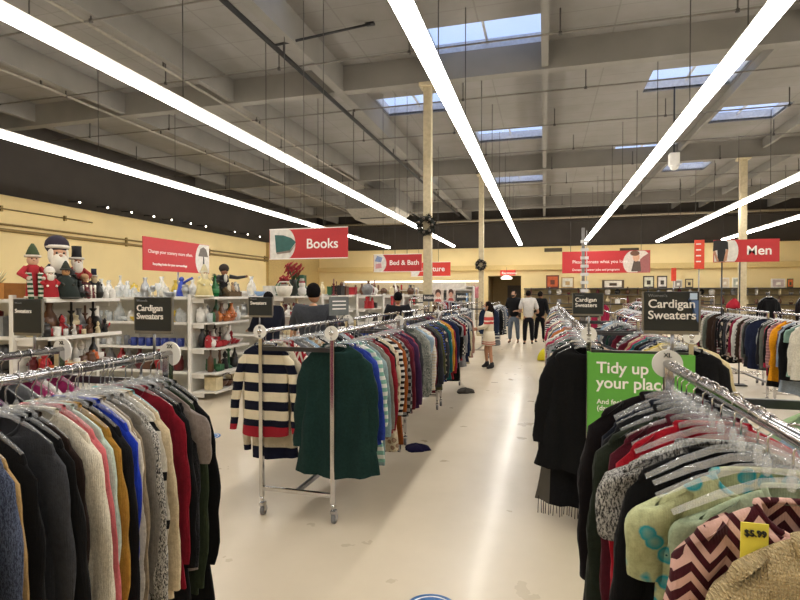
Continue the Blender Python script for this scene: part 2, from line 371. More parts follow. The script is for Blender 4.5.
# wall conduits on the left wall and small track spots
for i, (z, yy0, yy1, r, lab) in enumerate([(3.36, 0, 31, .05, 'thick yellow painted conduit along the left wall'), (3.52, 0, 31, .03, 'thin conduit just above the thick one on the left wall'),
                                           (3.95, 0, 14, .02, 'uppermost short thin conduit on the yellow left wall')]):
    o = empty('wall_conduit', (XL + .08, 0, z), lab, 'pipe'); part('conduit', MB().tube([(0, yy0, 0), (0, yy1, 0)], r, 7), mat('#8d7647', .6), o)
    for k in range(7): part('clamp', MB().box((-.03, yy0 + 1 + k * (yy1 - yy0 - 2) / 6, 0), (.08, .06, .16)), mat('#a68d57', .6), o)
for i, px in enumerate([79, 107, 131, 153, 171, 190, 205, 234, 247, 259]):
    Y, Z = at_x(px, 200 + (px - 65) * .19, XL + .4)
    o = empty('track_spotlight', (XL + .4, Y, Z), 'tiny bright spotlight on the dark left wall, %s from the left' % ORD[i], 'spotlight', 'spotlights along the left wall')
    part('lamp', MB().ball((.06, 0, 0), .03, 8), emis('#fff6e0', 12), o); part('mounting_arm', MB().tube([(-.38, 0, .05), (0, 0, .02)], .02, 6), BLACK, o)
for i, (px, wp) in enumerate([(553, 18), (629, 20), (757, 34)]):
    X, Z = at_y(px, 250, YF - .02); tag(part('air_vent', MB().box((X, YF - .03, Z), (1.0, .06, .22)).box((X, YF - .07, Z), (.9, .02, .05)), mat('#4f4534', .7), None), 'dark wall vent high on the far wall, %s from the left' % ORD[i], 'vent', 'vents on the far wall')

# ---- racks ----------------------------------------------------------------
def caster(parent, loc):
    c = part('caster', MB().tube([(0, 0, .095), (0, 0, .14)], .012, 8).box((0, .01, .085), (.034, .05, .02)).box((.016, .018, .055), (.003, .03, .06)).box((-.016, .018, .055), (.003, .03, .06)), CHROME, parent, 0, loc)
    part('wheel', MB().tube([(-.011, .022, .035), (.011, .022, .035)], .035, 14), mat('#77777a', .4), c)
_rk = {}
def rack(label, x0, x1, y0, y1, z, group='chrome clothes racks'):
    o = empty('clothes_rack', ((x0 + x1) / 2, y0, 0), label, 'clothes rack', group)
    w = (x1 - x0) / 2; L = y1 - y0; sq = .03
    for s_ in (-w, w):
        part('rail', MB().tube([(s_, -.03, z), (s_, L + .03, z)], .0155, 12), CHROME, o)
        for yy in (0, L):
            part('upright', MB().box((s_, yy, (z + .14) / 2), (sq, sq, z - .14)), CHROME, o, .003)
            caster(o, (s_, yy, 0))
    for yy in (0, L):
        part('crossbar', MB().box((0, yy, z - .12), (2 * w - sq, .018, .03)), mat('#4c4c4e', .35, .8), o)
        part('base_bar', MB().box((0, yy, .2), (2 * w - sq, .028, .028)), CHROME, o, .003)
    part('base_rail', MB().box((0, L / 2, .2), (.028, L - .03, .028)), STEEL, o)
    return o
_disc = None
def disc(x, y, z, label, txt='XL'):
    global _disc
    o = empty('size_disc', (x, y, z), label, 'size marker', 'round white size markers on rack rails')
    b = MB(); n = 28; vs = []; fs = []
    for yy in (-.003, .003):
        for r in (.0152, .05):
            for k in range(n): a = 2 * PI * k / n; vs.append((r * math.cos(a), yy, r * math.sin(a)))
    for k in range(n):
        q = (k + 1) % n; A = lambda l, r, kk: (l * 2 + r) * n + kk
        fs += [(A(0, 0, k), A(0, 0, q), A(0, 1, q), A(0, 1, k)), (A(1, 1, k), A(1, 1, q), A(1, 0, q), A(1, 0, k)), (A(0, 1, k), A(0, 1, q), A(1, 1, q), A(1, 1, k)), (A(0, 0, q), A(0, 0, k), A(1, 0, k), A(1, 0, q))]
    b.add(vs, fs); part('disc_plate', b, WHITE, o)
    text(txt, .022, (0, -.0045, .024), BLACK, o, .02, align='CENTER'); text(txt, .022, (0, -.0045, -.04), BLACK, o, .02, align='CENTER')
    return o

# ---- garments -------------------------------------------------------------
def torso_mesh(seed, L=.68, ws=.2, wn=.085, flare=.02, d=.03, fold=.012, neck=.06):
    r = random.Random(seed); n = 36; rows = []
    ph = [r.uniform(0, 6.28) for _ in range(4)]; kx = r.uniform(22, 34)
    S = [0, .25, .5, .75, .92, 1.0]
    for t in S:      # shoulder slope
        rows.append((wn + (ws - wn) * t, -.008 - .062 * t ** 1.25 - (.012 if t == 1 else 0), .014 + (d * .8 - .014) * t, 0))
    m = 15
    for i in range(1, m + 1):
        t = i / m; rows.append((ws + .004 + flare * t - .012 * math.sin(t * PI), -.085 - (L - .085) * t, d * (.8 + .35 * t), t))
    vs = []; fs = []
    for ri, (w_, z, dd, t) in enumerate(rows):
        for k in range(n):
            a = 2 * PI * k / n; ca, sa = math.cos(a), math.sin(a)
            x = w_ * math.copysign(abs(ca) ** .75, ca); y = dd * math.copysign(abs(sa) ** .7, sa)
            y += fold * (t ** .7) * (math.sin(kx * x + ph[0] + t * 1.5) + .45 * math.sin(kx * 2.1 * x + ph[1])) + .004 * math.sin(9 * z + ph[2])
            x += .006 * math.sin(14 * z + ph[3]) * t
            zz = z + (.008 * math.sin(8 * x + ph[1]) - .012 * math.cos(x * 7)) * t
            if ri < 3:
                if sa < 0: zz -= neck * (1 - ri / 3) * (-sa) * (1 - (abs(x) / (w_ + .001)) ** 3 * .6)
            vs.append((x, y, zz))
    R = len(rows)
    for i in range(R - 1):
        for k in range(n):
            q = (k + 1) % n; fs.append((i * n + k, (i + 1) * n + k, (i + 1) * n + q, i * n + q))
    return MB().add(vs, fs, True).mesh('torso')
def sleeve_mesh(seed, side, ln=.56, ws=.2, rx=.058, ry=.032, out=.05):
    r = random.Random(seed * 7 + side); n = 14; m = 14; vs = []; fs = []; ph = [r.uniform(0, 6.28) for _ in range(4)]
    sway = r.uniform(-.012, .02)
    for i in range(m + 1):
        t = i / m; s_ = t * ln
        cx = ws - .035 + out * (1 - math.exp(-3.2 * t)) + .012 * math.sin(t * 3 + ph[0]) * t
        cz = -.058 - s_; tp = (1 - .42 * t) * (1 if i else .55)
        a_ = rx * tp; b_ = ry * (.75 + .25 * math.sin(t * 7 + ph[1])) * (1 - .2 * t) * (1 if i else .6)
        if i == m: a_ *= .93
        for k in range(n):
            a = 2 * PI * k / n
            x = cx + a_ * math.cos(a) * (1 + .1 * math.sin(3 * a + s_ * 30 + ph[2])); y = sway * t + b_ * math.sin(a) + .006 * math.sin(s_ * 26 + ph[3]) * t
            z = cz + .018 * math.cos(a) * (1 - t) * -1.6 + .003 * math.sin(40 * s_)
            vs.append((side * x, y, z))
    for i in range(m):
        for k in range(n):
            q = (k + 1) % n; f = (i * n + k, i * n + q, (i + 1) * n + q, (i + 1) * n + k); fs.append(f if side < 0 else tuple(reversed(f)))
    fs.append(tuple(range(n)))
    return MB().add(vs, fs, True).mesh('sleeve')
def band_mesh(wn=.088):
    n = 24; pts = []
    for k in range(n):
        a = 2 * PI * k / n; sa = math.sin(a); pts.append((wn * math.cos(a), .018 * sa, -.004 - (.058 * -sa if sa < 0 else 0)))
    pts.append(pts[0]); return MB().tube(pts, .007, 6, cap=False).mesh('neckband')
SHP = {}
def shape(kind, v):
    k = (kind, v)
    if k in SHP: return SHP[k]
    P = {'sweater': (.66, .56, .03, .012), 'cardigan': (.72, .57, .03, .016), 'coat': (.92, .6, .034, .018), 'top': (.62, .2, .022, .012), 'tank': (.64, 0, .02, .012), 'tunic': (.84, .5, .026, .018), 'jeans': (.95, 0, .026, .01), 'spread': (.66, .56, .035, .01), 'drape': (.86, .62, .04, .024)}[kind]
    r = random.Random(v * 13 + len(kind)); L = P[0] * (r.uniform(.86, 1.16) if kind not in ('spread', 'drape') else 1); ws = {'jeans': .17, 'spread': .185, 'drape': .19}.get(kind, .2)
    T = torso_mesh(v * 31 + len(kind), L, ws, .085 if kind != 'jeans' else .15, {'drape': .1, 'spread': .0}.get(kind, .02 + .012 * (v % 3)), P[2], P[3], .06)
    Sl = [sleeve_mesh(v * 5 + 1, s_, P[1] * r.uniform(.94, 1.06), ws, {'top': .07, 'spread': .05, 'drape': .07}.get(kind, .056), .033, {'spread': .105, 'drape': .10}.get(kind, .05 + .012 * (v % 3))) for s_ in (-1, 1)] if P[1] else []
    SHP[k] = (T, Sl, L); return SHP[k]
BAND = band_mesh()
HB = MB()
for s_ in (-1, 1):
    HB.tube([(0, 0, .006), (s_ * .05, 0, .0), (s_ * .12, 0, -.028), (s_ * .195, 0, -.068)], [.010, .009, .008, .006], 8, flat=.7)
HB.lathe([(.006, -.01), (.009, 0), (.008, .02), (.004, .03)], 8)

HBODY = HB.mesh('hanger_body')
hk = [(0, 0, .028), (0, 0, .075)] + [(.021 * math.sin(a), 0, .099 - .021 * math.cos(a) * -1 - .0) for a in [PI + i * .5 for i in range(0, 0)]]
hk = [(0, 0, .028), (.001, 0, .06), (.012, 0, .072)] + [(.018 * math.cos(a), 0, .0895 + .018 * math.sin(a)) for a in [-.7 + i * .45 for i in range(9)]]
HOOK = MB().tube(hk, .0022, 5).mesh('hook')
GCOUNT = [0]
def desc(g):
    return g[0]
def fit(parts_):
    for p in parts_:
        if len(p.replace(',', '').split()) <= 16: return p
    return parts_[-1]
def hang(rackname, x, z, ys, glist, group, hangmat=CLEAR, hangname='clear plastic', jitter=.05, squeeze=1.0, flip=False, scale=1.0, near='near end'):
    """a row of garments along a rail, each a thing of its own on a hanger of its own.  g = (description, kind, material, variant, extra)"""
    rr = random.Random(int(abs(x) * 1000) + int(ys[0] * 100)); out = []
    # colour word for neighbours
    n = len(glist)
    for i, (g, y) in enumerate(zip(glist, ys)):
        dsc, kind, m = g[0], g[1], g[2]; v = g[3] if len(g) > 3 else rr.randrange(5); ex = g[4] if len(g) > 4 else {}
        T, Sl, L = shape(kind, v)
        sc = ex.get('s', 1) * scale; rz = ex.get('rz', rr.uniform(-jitter, jitter)) + (PI if (flip and rr.random() < .0) else 0); tilt = rr.uniform(-.04, .04)
        org = (x + rr.uniform(-.008, .008), y, z - .092)
        nb = []
        if i > 0: nb.append(glist[i - 1][0].rsplit(' ', 1)[0])
        if i < n - 1: nb.append(glist[i + 1][0].rsplit(' ', 1)[0])
        pos = 'foremost' if i == 0 else 'rearmost' if i == n - 1 else ORD[i] + ' from the front'
        lab = fit(['%s, %s on the %s' % (dsc, pos, rackname), '%s, %s on the %s' % (dsc, pos.split()[0], rackname)])
        hlab = fit(['%s hanger of the %s, %s on the %s' % (hangname, dsc, pos, rackname), '%s hanger, %s on the %s' % (hangname, pos, rackname)])
        name = {'spread': 'sweater', 'drape': 'cardigan', 'top': 't_shirt', 'tank': 'sleeveless_top', 'jeans': 'trousers'}.get(kind, kind)
        root = link(name, T, m, None, (org[0] + ex.get('dx', 0), y, org[2] + ex.get('dz', 0)), (0, tilt, rz), (ex.get('sx', 1) * sc, squeeze * ex.get('sy', 1), ex.get('sz', 1) * sc))
        cat = {'spread': 'sweater', 'drape': 'cardigan', 'top': 'shirt', 'tank': 'top', 'jeans': 'trousers', 'tunic': 'dress'}.get(kind, kind)
        tag(root, lab, cat, group)
        sm = ex.get('sleeve', m)
        for q in Sl: link('sleeve', q, sm, root)
        if kind != 'jeans': link('neckband', BAND, ex.get('band', m), root)
        if ex.get('tagc'):
            tx, tz = ex.get('tagp', (.02, -.12)); part('price_tag', MB().box((tx, -.045, tz), (.045, .002, .07)), mat(ex['tagc'], .6), root)
            if 'price' in ex: text(ex['price'], .016, (tx, -.048, tz + .012), BLACK, root, .02, align='CENTER', name='price_lettering')
        hroot = link('clothes_hanger', HBODY, hangmat, None, org, (0, tilt, rz))
        tag(hroot, hlab, 'hanger', group.replace('clothes', 'hangers') if 'clothes' in group else 'hangers ' + group)
        link('hook', HOOK, CHROME, hroot, (0, 0, .003))
        out.append(root); GCOUNT[0] += 1
    return out
def lab_words(s): return len(s.split())
def rows(y0, y1, n, jit=.25, seed=1):
    r = random.Random(seed); st = (y1 - y0) / max(1, n - 1)
    return [y0 + st * i + r.uniform(-jit, jit) * st * (1 if 0 < i < n - 1 else 0) for i in range(n)]
PAL = [('black', '#141416'), ('charcoal', '#34353a'), ('navy', '#1c2440'), ('burgundy', '#591a28'), ('dark red', '#83202a'), ('cream', '#d8cbb0'), ('white', '#dcdad4'),
       ('light grey', '#8f9092'), ('forest green', '#1f3b2f'), ('teal', '#1f5a5c'), ('rust', '#a3522a'), ('dusty pink', '#c48f90'), ('tan', '#a98a66'), ('royal blue', '#2b4296'),
       ('plum', '#47274a'), ('olive', '#4f5032'), ('mustard', '#b98a2c'), ('raspberry', '#a52a4c'), ('pale blue', '#93a9bb'), ('brown', '#4a3327')]
PW = [9, 6, 6, 4, 3, 3, 3, 4, 3, 2, 1, 2, 2, 2, 3, 2, 1, 2, 2, 2]
def randg(n, seed, kinds=('sweater', 'cardigan', 'sweater', 'tunic', 'top'), pal=PAL, weights=None):
    r = random.Random(seed); out = []; last = None
    for i in range(n):
        while True:
            c = r.choices(pal, PW)[0] if pal is PAL else r.choice(pal)
            if c[0] != last: break
        last = c[0]; k = r.choice(kinds); p = r.random(); kn = {'top': 'shirt', 'tank': 'top', 'jeans': 'trousers'}.get(k, k)
        if p < .58: out.append(('%s %s' % (c[0], kn), k, cloth(c[1])))
        elif p < .72:
            c2 = r.choice([('white', '#d8d6cf'), ('black', '#18181a'), ('grey', '#77787a')]); out.append(('%s and %s striped %s' % (c[0], c2[0], kn), k, cloth(c[1], 'stripe', c2[1], None, r.choice([.03, .05, .08]))))
        elif p < .86: out.append(('speckled %s %s' % (c[0], kn), k, cloth(c[1], 'heather', '#b9b6ae')))
        elif p < .94: out.append(('flowered %s %s' % (c[0], kn), k, cloth(c[1], 'floral', '#c9b9a0', '#a5525a')))
        else: out.append(('checked %s %s' % (c[0], kn), k, cloth(c[1], 'check', '#c8c2b4', None, .03)))
    return out
# ---- foreground and centre racks ------------------------------------------
RZ = 1.35; CZ = 1.325
K = cloth
rack('chrome double-rail clothes rack in the left foreground, packed with cardigans', -2.04, -1.48, -.1, 1.79, RZ)
LFG = [('olive grey cardigan', 'cardigan', K('#4a4a42', 'heather', '#5d5d54')), ('slate blue tweed cardigan', 'cardigan', K('#30364a', 'heather', '#59637a')), ('tan cardigan', 'cardigan', K('#a98a5c')),
       ('black cardigan with magenta band', 'cardigan', K('#131315'), 1, {'band': K('#b0235c')}), ('charcoal grey cardigan', 'cardigan', K('#3a3b3f')), ('plain black cardigan', 'cardigan', K('#151516')),
       ('dark brown cardigan', 'cardigan', K('#2b201c')), ('chunky cream knit cardigan', 'cardigan', K('#cfc6b2', 'heather', '#e4dcc9')), ('coral pink sweater', 'sweater', K('#c4666a')), ('pale mint sweater', 'sweater', K('#b9cdbf')),
       ('mustard cardigan', 'cardigan', K('#a57c34')), ('loose black cardigan', 'cardigan', K('#17171a'), 2, {'s': 1.03}), ('royal blue cardigan', 'cardigan', K('#1f38a8')), ('off-white cardigan', 'cardigan', K('#d0c8b8')),
       ('khaki beige cardigan', 'cardigan', K('#8f7f68')), ('warm grey cardigan', 'cardigan', K('#77726b')), ('marled black and white cardigan', 'cardigan', K('#cdc9c0', 'heather', '#242426')),
       ('white sweater with black bands', 'tunic', K('#d6d0c2', 'band', '#1b1b1d', None, .16)), ('cream sweater', 'sweater', K('#c9b797')), ('aqua cardigan', 'cardigan', K('#82b4b6')),
       ('crimson cardigan', 'cardigan', K('#7d1524')), ('black long cardigan', 'coat', K('#121214')), ('taupe short-sleeved shirt', 'top', K('#857a74'), 1, {'s': 1.08}), ('black lace sweater', 'sweater', K('#1c1c1e', 'heather', '#333336')),
       ('dark olive green cardigan', 'cardigan', K('#2c3524'), 1, {'sz': 1.16}), ('black cardigan with loose cuffs', 'drape', K('#0d0e0f'), 3, {'s': .98})]
hang('front left rack', -1.48, RZ, [.90, .95, .975, 1.03, 1.10, 1.13, 1.16, 1.20, 1.24, 1.262, 1.285, 1.32, 1.35, 1.368, 1.39, 1.415, 1.45, 1.475, 1.49, 1.515, 1.575, 1.60, 1.64, 1.655, 1.69, 1.735], LFG, 'clothes on the front left rack', squeeze=.52, hangmat=CLEAR, scale=1.04)
hang('rear rail, front left rack', -2.04, RZ, rows(1.1, 1.72, 11, .2, 4), randg(11, 21, pal=[('magenta', '#8d2456'), ('plum', '#4a2347'), ('grey', '#6d6d70'), ('black', '#161618'), ('wine', '#5a1d2c'), ('white', '#d0cdc6')]), 'clothes on the rear rail, front left rack')
disc(-1.48, 1.805, RZ, 'round white size marker on the aisle end of the front left rack', '2X'); disc(-2.04, 1.805, RZ, 'round white size marker on the rear rail of the front left rack', 'XL')

rack('chrome rack with open end frame on casters, second on the left of the aisle', -1.95, -1.4, 3.32, 5.0, CZ)
rack('chrome clothes rack in the middle of the left row', -1.95, -1.4, 5.25, 6.95, CZ); rack('farther chrome clothes rack ending the left row', -1.95, -1.4, 7.2, 8.9, CZ)
SW = K('#121526', 'stripe', '#e6dabd', '#9e2430', .134)
g1 = [('dark green long sweater', 'drape', K('#1b3431'), 0, {'sx': 1.0, 'sy': .9, 'rz': .04, 'sz': 1.0, 'dz': .01, 'band': K('#102a24')}), ('cobalt blue sweater', 'sweater', K('#26398c')), ('mint and white striped sweater', 'tunic', K('#7fae9d', 'stripe', '#d9d9d0', None, .05), 1, {'sz': 1.08}), ('long pale blue-grey dress', 'tunic', K('#7f9497'), 2, {'sz': 1.2, 'sx': 1.04}),
      ('warm grey sweater', 'sweater', K('#77736b')), ('dark red cardigan', 'cardigan', K('#7f1b26'), 1, {'s': 1.05}), ('black cardigan', 'cardigan', K('#17171a')), ('cream flowered tunic', 'tunic', K('#c9bda2', 'floral', '#8a6a58', '#a3474f')),
      ('black and white striped sweater', 'sweater', K('#19191b', 'stripe', '#cfccc4', None, .045)), ('rust brown tunic', 'tunic', K('#8f4d22'), 3, {'sz': 1.08}), ('grey checked sweater', 'sweater', K('#8b8b8a', 'check', '#2a2a2c', None, .03)),
      ('burgundy sweater', 'sweater', K('#571823')), ('maroon cardigan', 'cardigan', K('#641d33')), ('plum sweater', 'sweater', K('#3f2546')), ('raspberry cardigan', 'cardigan', K('#93293f')), ('charcoal sweater', 'sweater', K('#35363a'))]
hang('near left centre rack', -1.4, CZ, [3.385] + rows(3.50, 4.95, 15, .2, 5), g1, 'clothes on the near left centre rack', scale=1.06, hangname='clear plastic')
g2 = [('navy and cream striped sweater', 'spread', SW, 0, {'sx': 1.0, 'sy': 1.0, 'sz': 1.0, 'rz': .0, 'band': K('#14172a')}), ('cream sweater with navy hem', 'spread', K('#cfc4ac', 'stripe', '#cfc4ac', '#161a2e', .1), 1, {'sx': .98, 'sz': 1.3}), ('red sweater with white pattern', 'spread', K('#9c1e28', 'chevron', '#ddd5c8', None, .09), 3, {'sx': 1.08, 'sz': 1.04, 'band': K('#9c1e28')}),
      ('grey tunic', 'tunic', K('#6f7275'), 2, {'s': 1.0})] + randg(12, 31, weights=[1] * 20)
hang('rear rail, near left centre rack', -1.95, CZ, [3.39] + rows(3.5, 4.95, 15, .2, 6), g2, 'clothes on the rear rail, near left centre rack')
hang('middle left centre rack', -1.4, CZ, rows(5.33, 6.88, 15, .2, 7), randg(15, 5), 'clothes on the middle left centre rack', scale=1.06)
hang('rear rail, middle left centre rack', -1.95, CZ, rows(5.33, 6.88, 9, .2, 8), randg(9, 6), 'clothes on the rear rail, middle left rack')
hang('far left centre rack', -1.4, CZ, rows(7.28, 8.8, 14, .2, 9), randg(11, 7) + [('cream knit sweater', 'sweater', K('#cbbf9f')), ('dark green cardigan', 'cardigan', K('#27342b')), ('dusty pink long cardigan', 'cardigan', K('#a98073'))], 'clothes on the far left centre rack', scale=1.05)
hang('rear rail, far left centre rack', -1.95, CZ, rows(7.28, 8.8, 7, .2, 10), randg(7, 8), 'clothes on the rear rail, far left rack')
disc(-1.4, 3.3, CZ, 'round white size marker on the aisle-side corner of the open rack end', 'L'); disc(-1.95, 3.3, CZ, 'round white size marker above the striped sweater', 'M')
disc(-1.95, 5.025, CZ, 'round white size marker between racks, near the man in grey', 'S'); disc(-1.4, 5.025, CZ, 'round white size marker between the near and middle left racks', 'S')
disc(-1.4, 6.975, CZ, 'small white size marker between the middle and far left racks', 'S')

rack('chrome clothes rack behind the green sign, right of the aisle', .29, .906, 3.7, 5.4, CZ)
rack('chrome clothes rack second in the row behind the green sign', .29, .906, 5.65, 7.35, CZ); rack('chrome clothes rack third in the row behind the green sign', .29, .906, 7.6, 9.3, CZ)
rack('chrome clothes rack at the far end of the row behind the green sign', .29, .906, 9.55, 11.2, CZ)
SH = K('#131314'); sp = {'sx': 1.12, 'sy': 1.1, 'sz': .98, 'rz': .05, 'tagc': '#dcd8cc'}
g3 = [('wide black cardigan with drooping sleeves', 'drape', SH, 0, sp), ('long grey and black shawl', 'drape', K('#17171a', 'vstripe', '#57534c', None, .3), 1, {'sx': 1.1, 'sz': 1.3, 'sy': .8, 'rz': -.05}), ('pale peach tunic', 'tunic', K('#b99c80'), 2, {'sz': 1.05}), ('black coat', 'coat', K('#1a1a1b'), 0, {'sx': 1.15}),
      ('charcoal cardigan', 'cardigan', K('#2f3033'), 1, {'sx': 1.2})] + randg(11, 12)
hang('rack behind the green sign', .29, CZ, [3.76, 3.84, 3.93, 4.02, 4.1] + rows(4.2, 5.35, 11, .2, 11), g3, 'clothes on the rack behind the green sign')
_sh = [q for q in SC.objects if q.get('label', '').startswith('long grey and black shawl')][0]
b = MB()
for k in range(34):
    xx = -.27 + .54 * k / 33; b.tube([(xx, .0, -.845), (xx + RND.uniform(-.006, .006), .004, -.93 - RND.uniform(0, .02))], .0022, 4)
part('fringe', b, K('#1b1a1a'), _sh)
g4 = [('black cardigan with yellow edge', 'cardigan', K('#151517'), 1, {'sx': 1.05}), ('navy and white piped cardigan', 'cardigan', K('#161b30', 'band', '#d5d2ca', None, .3)), ('cream and yellow sweater', 'sweater', K('#cfbf95'), 2, {'sx': 1.3, 's': 1.02}), ('pale yellow tunic', 'tunic', K('#c9b458'), 3, {'sx': 1.2})] + randg(9, 14)
hang('right rail behind the green sign', .906, CZ, rows(3.78, 5.3, 13, .2, 12), g4, 'clothes on the right rail behind the green sign')
hang('second rack of the green sign row', .29, CZ, rows(5.72, 7.28, 12, .2, 13), [('rust orange sweater', 'sweater', K('#b4672c')), ('raspberry pink sweater', 'sweater', K('#a33c52'))] + randg(10, 15), 'clothes on the second rack, green sign row')
hang('right rail, second green sign rack', .906, CZ, rows(5.72, 7.28, 8, .2, 14), randg(8, 16), 'clothes on the right rail, second rack, green sign row')
hang('third rack of the green sign row', .29, CZ, rows(7.7, 9.2, 8, .2, 15), randg(8, 17), 'clothes on the third rack, green sign row')
hang('far rack of the green sign row', .29, CZ, rows(9.65, 11.1, 6, .2, 16), randg(6, 18), 'clothes on the far rack, green sign row')
disc(.29, 3.675, CZ, 'round white size marker at the left end of the green sign rack', 'XL'); disc(.906, 3.675, CZ, 'round white size marker at the right end of the green sign rack', 'XL')

rack('chrome clothes rack in the right foreground with its rail crossing to the picture edge', .42, .94, .1, 2.0, RZ)
rf = [('straw yellow open-knit sweater', 'sweater', K('#cdb78c', 'straw'), 2, {'sx': .93, 'sy': 1.9, 'sz': 1.0, 'rz': .1, 'dz': -.09, 'dx': .085}), ('maroon and pink chevron sweater', 'sweater', K('#43181f', 'chevron', '#d0a79a', None, .038), 1, {'sy': 1.6, 'rz': .05, 'tagc': '#e6d84e', 'tagp': (-.115, -.055), 'price': '$5.99', 'dz': -.06, 'dx': .07}),
      ('pale green sheer shirt', 'top', K('#a7b597'), 1, {'rz': -.05, 'dz': -.05, 'dx': .1}), ('teal and lime flowered shirt', 'top', K('#b4b88c', 'floral', '#1f97a4', '#134a55'), 2, {'sy': 1.4, 'rz': .06, 'dz': -.045, 'dx': .03}), ('black knit sweater', 'sweater', K('#101011'), 0, {'dz': -.03}), ('tweed grey short-sleeved sweater', 'top', K('#b5b2ac', 'heather', '#29292b'), 3, {'s': 1.1, 'sy': 1.5, 'rz': -.04, 'dz': -.03}),
      ('bright red ribbed sweater', 'sweater', K('#9c1524'), 1), ('burgundy cardigan', 'cardigan', K('#4a1521'), 2), ('dark olive cardigan', 'cardigan', K('#20261c'), 3, {'sx': 1.15, 'sy': 1.4, 'dz': -.02}), ('charcoal black sweater', 'sweater', K('#17181a'), 4), ('midnight navy cardigan', 'cardigan', K('#0f141f'), 1, {'sy': 1.3}),
      ('peach sleeveless top', 'tank', K('#c98d79'), 1, {'sx': .7, 'dz': -.01}), ('black draped cardigan', 'cardigan', K('#110c0e'), 2, {'sx': 1.1, 'sy': 1.5, 's': 1.04})]
hang('right foreground rack', .42, RZ, [1.07, 1.15, 1.22, 1.29, 1.37, 1.45, 1.53, 1.6, 1.67, 1.74, 1.81, 1.87, 1.94], rf, 'clothes on the right foreground rack', jitter=.03, squeeze=.85)
g5 = [('dark teal cardigan', 'cardigan', K('#1b2f31')), ('lime green sweater with red neckband', 'sweater', K('#9fb36a'), 1, {'band': K('#a02a30'), 'sx': 1.1}), ('grey sweater', 'sweater', K('#5c5c60')), ('pale blue shirt', 'top', K('#9db1c4')), ('pale green sweater', 'sweater', K('#9fb98a'), 2, {'sx': 1.15})]
hang('right foreground rack, outer rail', .94, RZ, [1.5, 1.6, 1.7, 1.8, 1.9], g5, 'clothes on the right rail, right foreground rack')
disc(.42, 2.015, RZ, 'round white size marker on the end of the rail in front of the green sign', 'XL')

rack('chrome clothes rack nearest on the far right, mustard sweater on it', 3.1, 3.65, 6.6, 8.35, CZ); rack('chrome clothes rack in the middle of the far right row', 3.1, 3.65, 8.6, 10.3, CZ)
rack('chrome clothes rack farthest in the far right row', 3.1, 3.65, 10.55, 12.2, CZ)
g6 = [('cream cardigan', 'cardigan', K('#cfcabb')), ('sage green shirt', 'top', K('#7f9c8f')), ('black cardigan', 'cardigan', K('#151517'), 1, {'s': 1.1}), ('pale blue grey sweater', 'tunic', K('#8f9ba8')), ('plum flowered tunic', 'tunic', K('#4a3040', 'floral', '#8c7a7a', '#6a3a4a')), ('mustard yellow long sweater', 'tunic', K('#d08a12'), 2, {'sx': 1.25, 'sy': 2.0, 'rz': .5, 'sz': 1.06}),
      ('pink and black edged cardigan', 'cardigan', K('#b98c8f', 'band', '#1a1a1c', None, .04)), ('black tunic', 'tunic', K('#161617')), ('raspberry red sweater', 'sweater', K('#a8203f'), 1, {'rz': .3, 'sy': 1.4}), ('grey green cardigan', 'cardigan', K('#5b6058')), ('dark cardigan', 'cardigan', K('#222226')), ('silver grey sweater', 'sweater', K('#8d9394'))]
hang('nearest far right rack', 3.1, CZ, [7.3, 7.38, 7.46, 7.55, 7.66, 7.84, 7.98, 8.05, 8.13, 8.2, 8.25, 8.3], g6, 'clothes on the nearest far right rack', hangname='white plastic', hangmat=WPLAST, jitter=.12)
DK = [('black', '#161618'), ('black', '#131315'), ('charcoal', '#2a2a2e'), ('burgundy', '#5e1c2b'), ('grey green', '#5f665c'), ('white', '#cfcdc6'), ('navy', '#20263c'), ('charcoal', '#38383c'), ('beige', '#a79a82'), ('wine red', '#7c2236'), ('dark brown', '#382a22')]
hang('middle far right rack', 3.1, CZ, rows(8.66, 10.25, 17, .2, 18), randg(17, 41, ('cardigan', 'tunic', 'sweater'), DK), 'clothes on the middle far right rack', hangname='white plastic', hangmat=WPLAST, jitter=.1)
hang('farthest far right rack', 3.1, CZ, rows(10.6, 12.1, 14, .2, 19), randg(14, 42, ('cardigan', 'tunic', 'sweater'), DK), 'clothes on the farthest far right rack', hangname='white plastic', hangmat=WPLAST, jitter=.1)
rack('chrome rack far behind the green sign row, left of the Men sign', 2.4, 3.0, 12.9, 15.2, 1.45)
hang('distant rack left of the men sign', 2.4, 1.45, rows(13.0, 15.1, 10, .2, 31), randg(10, 51), 'clothes on the distant rack left of the men sign', hangname='white plastic', hangmat=WPLAST, near='')
rack('chrome rack deep in the left half behind the portrait posters', -3.6, -3.0, 14.2, 17.0, 1.45)
hang('distant rack behind the portrait posters', -3.0, 1.45, rows(14.3, 16.9, 10, .2, 32), randg(10, 52), 'clothes on the distant rack behind the posters', hangname='white plastic', hangmat=WPLAST)
rack('distant chrome rack before the dark wall shelving', 3.6, 4.2, 15.0, 18.0, 1.5)
hang('distant rack before the wall shelving', 3.6, 1.5, rows(15.1, 17.9, 10, .2, 33), randg(10, 53), 'clothes on the distant rack before the wall shelving', hangname='white plastic', hangmat=WPLAST)
rack('distant chrome rack under the long red banner', 1.3, 1.9, 13.5, 16.5, 1.45)
hang('distant rack under the red banner', 1.3, 1.45, rows(13.6, 16.4, 10, .2, 34), randg(10, 54), 'clothes on the distant rack under the red banner', hangname='white plastic', hangmat=WPLAST)
rack('tall chrome rack behind the far right row', 5.3, 5.85, 9.2, 11.8, 1.66)
hang('tall rack behind the far right row', 5.3, 1.66, rows(9.3, 11.7, 12, .2, 20), randg(12, 43, ('cardigan', 'sweater'), DK), 'clothes on the tall rack, far right', hangname='white plastic', hangmat=WPLAST, jitter=.1)
rack('chrome rack at mid distance between the green sign row and the far right row', 1.5, 2.1, 8.6, 11.0, CZ + .05)
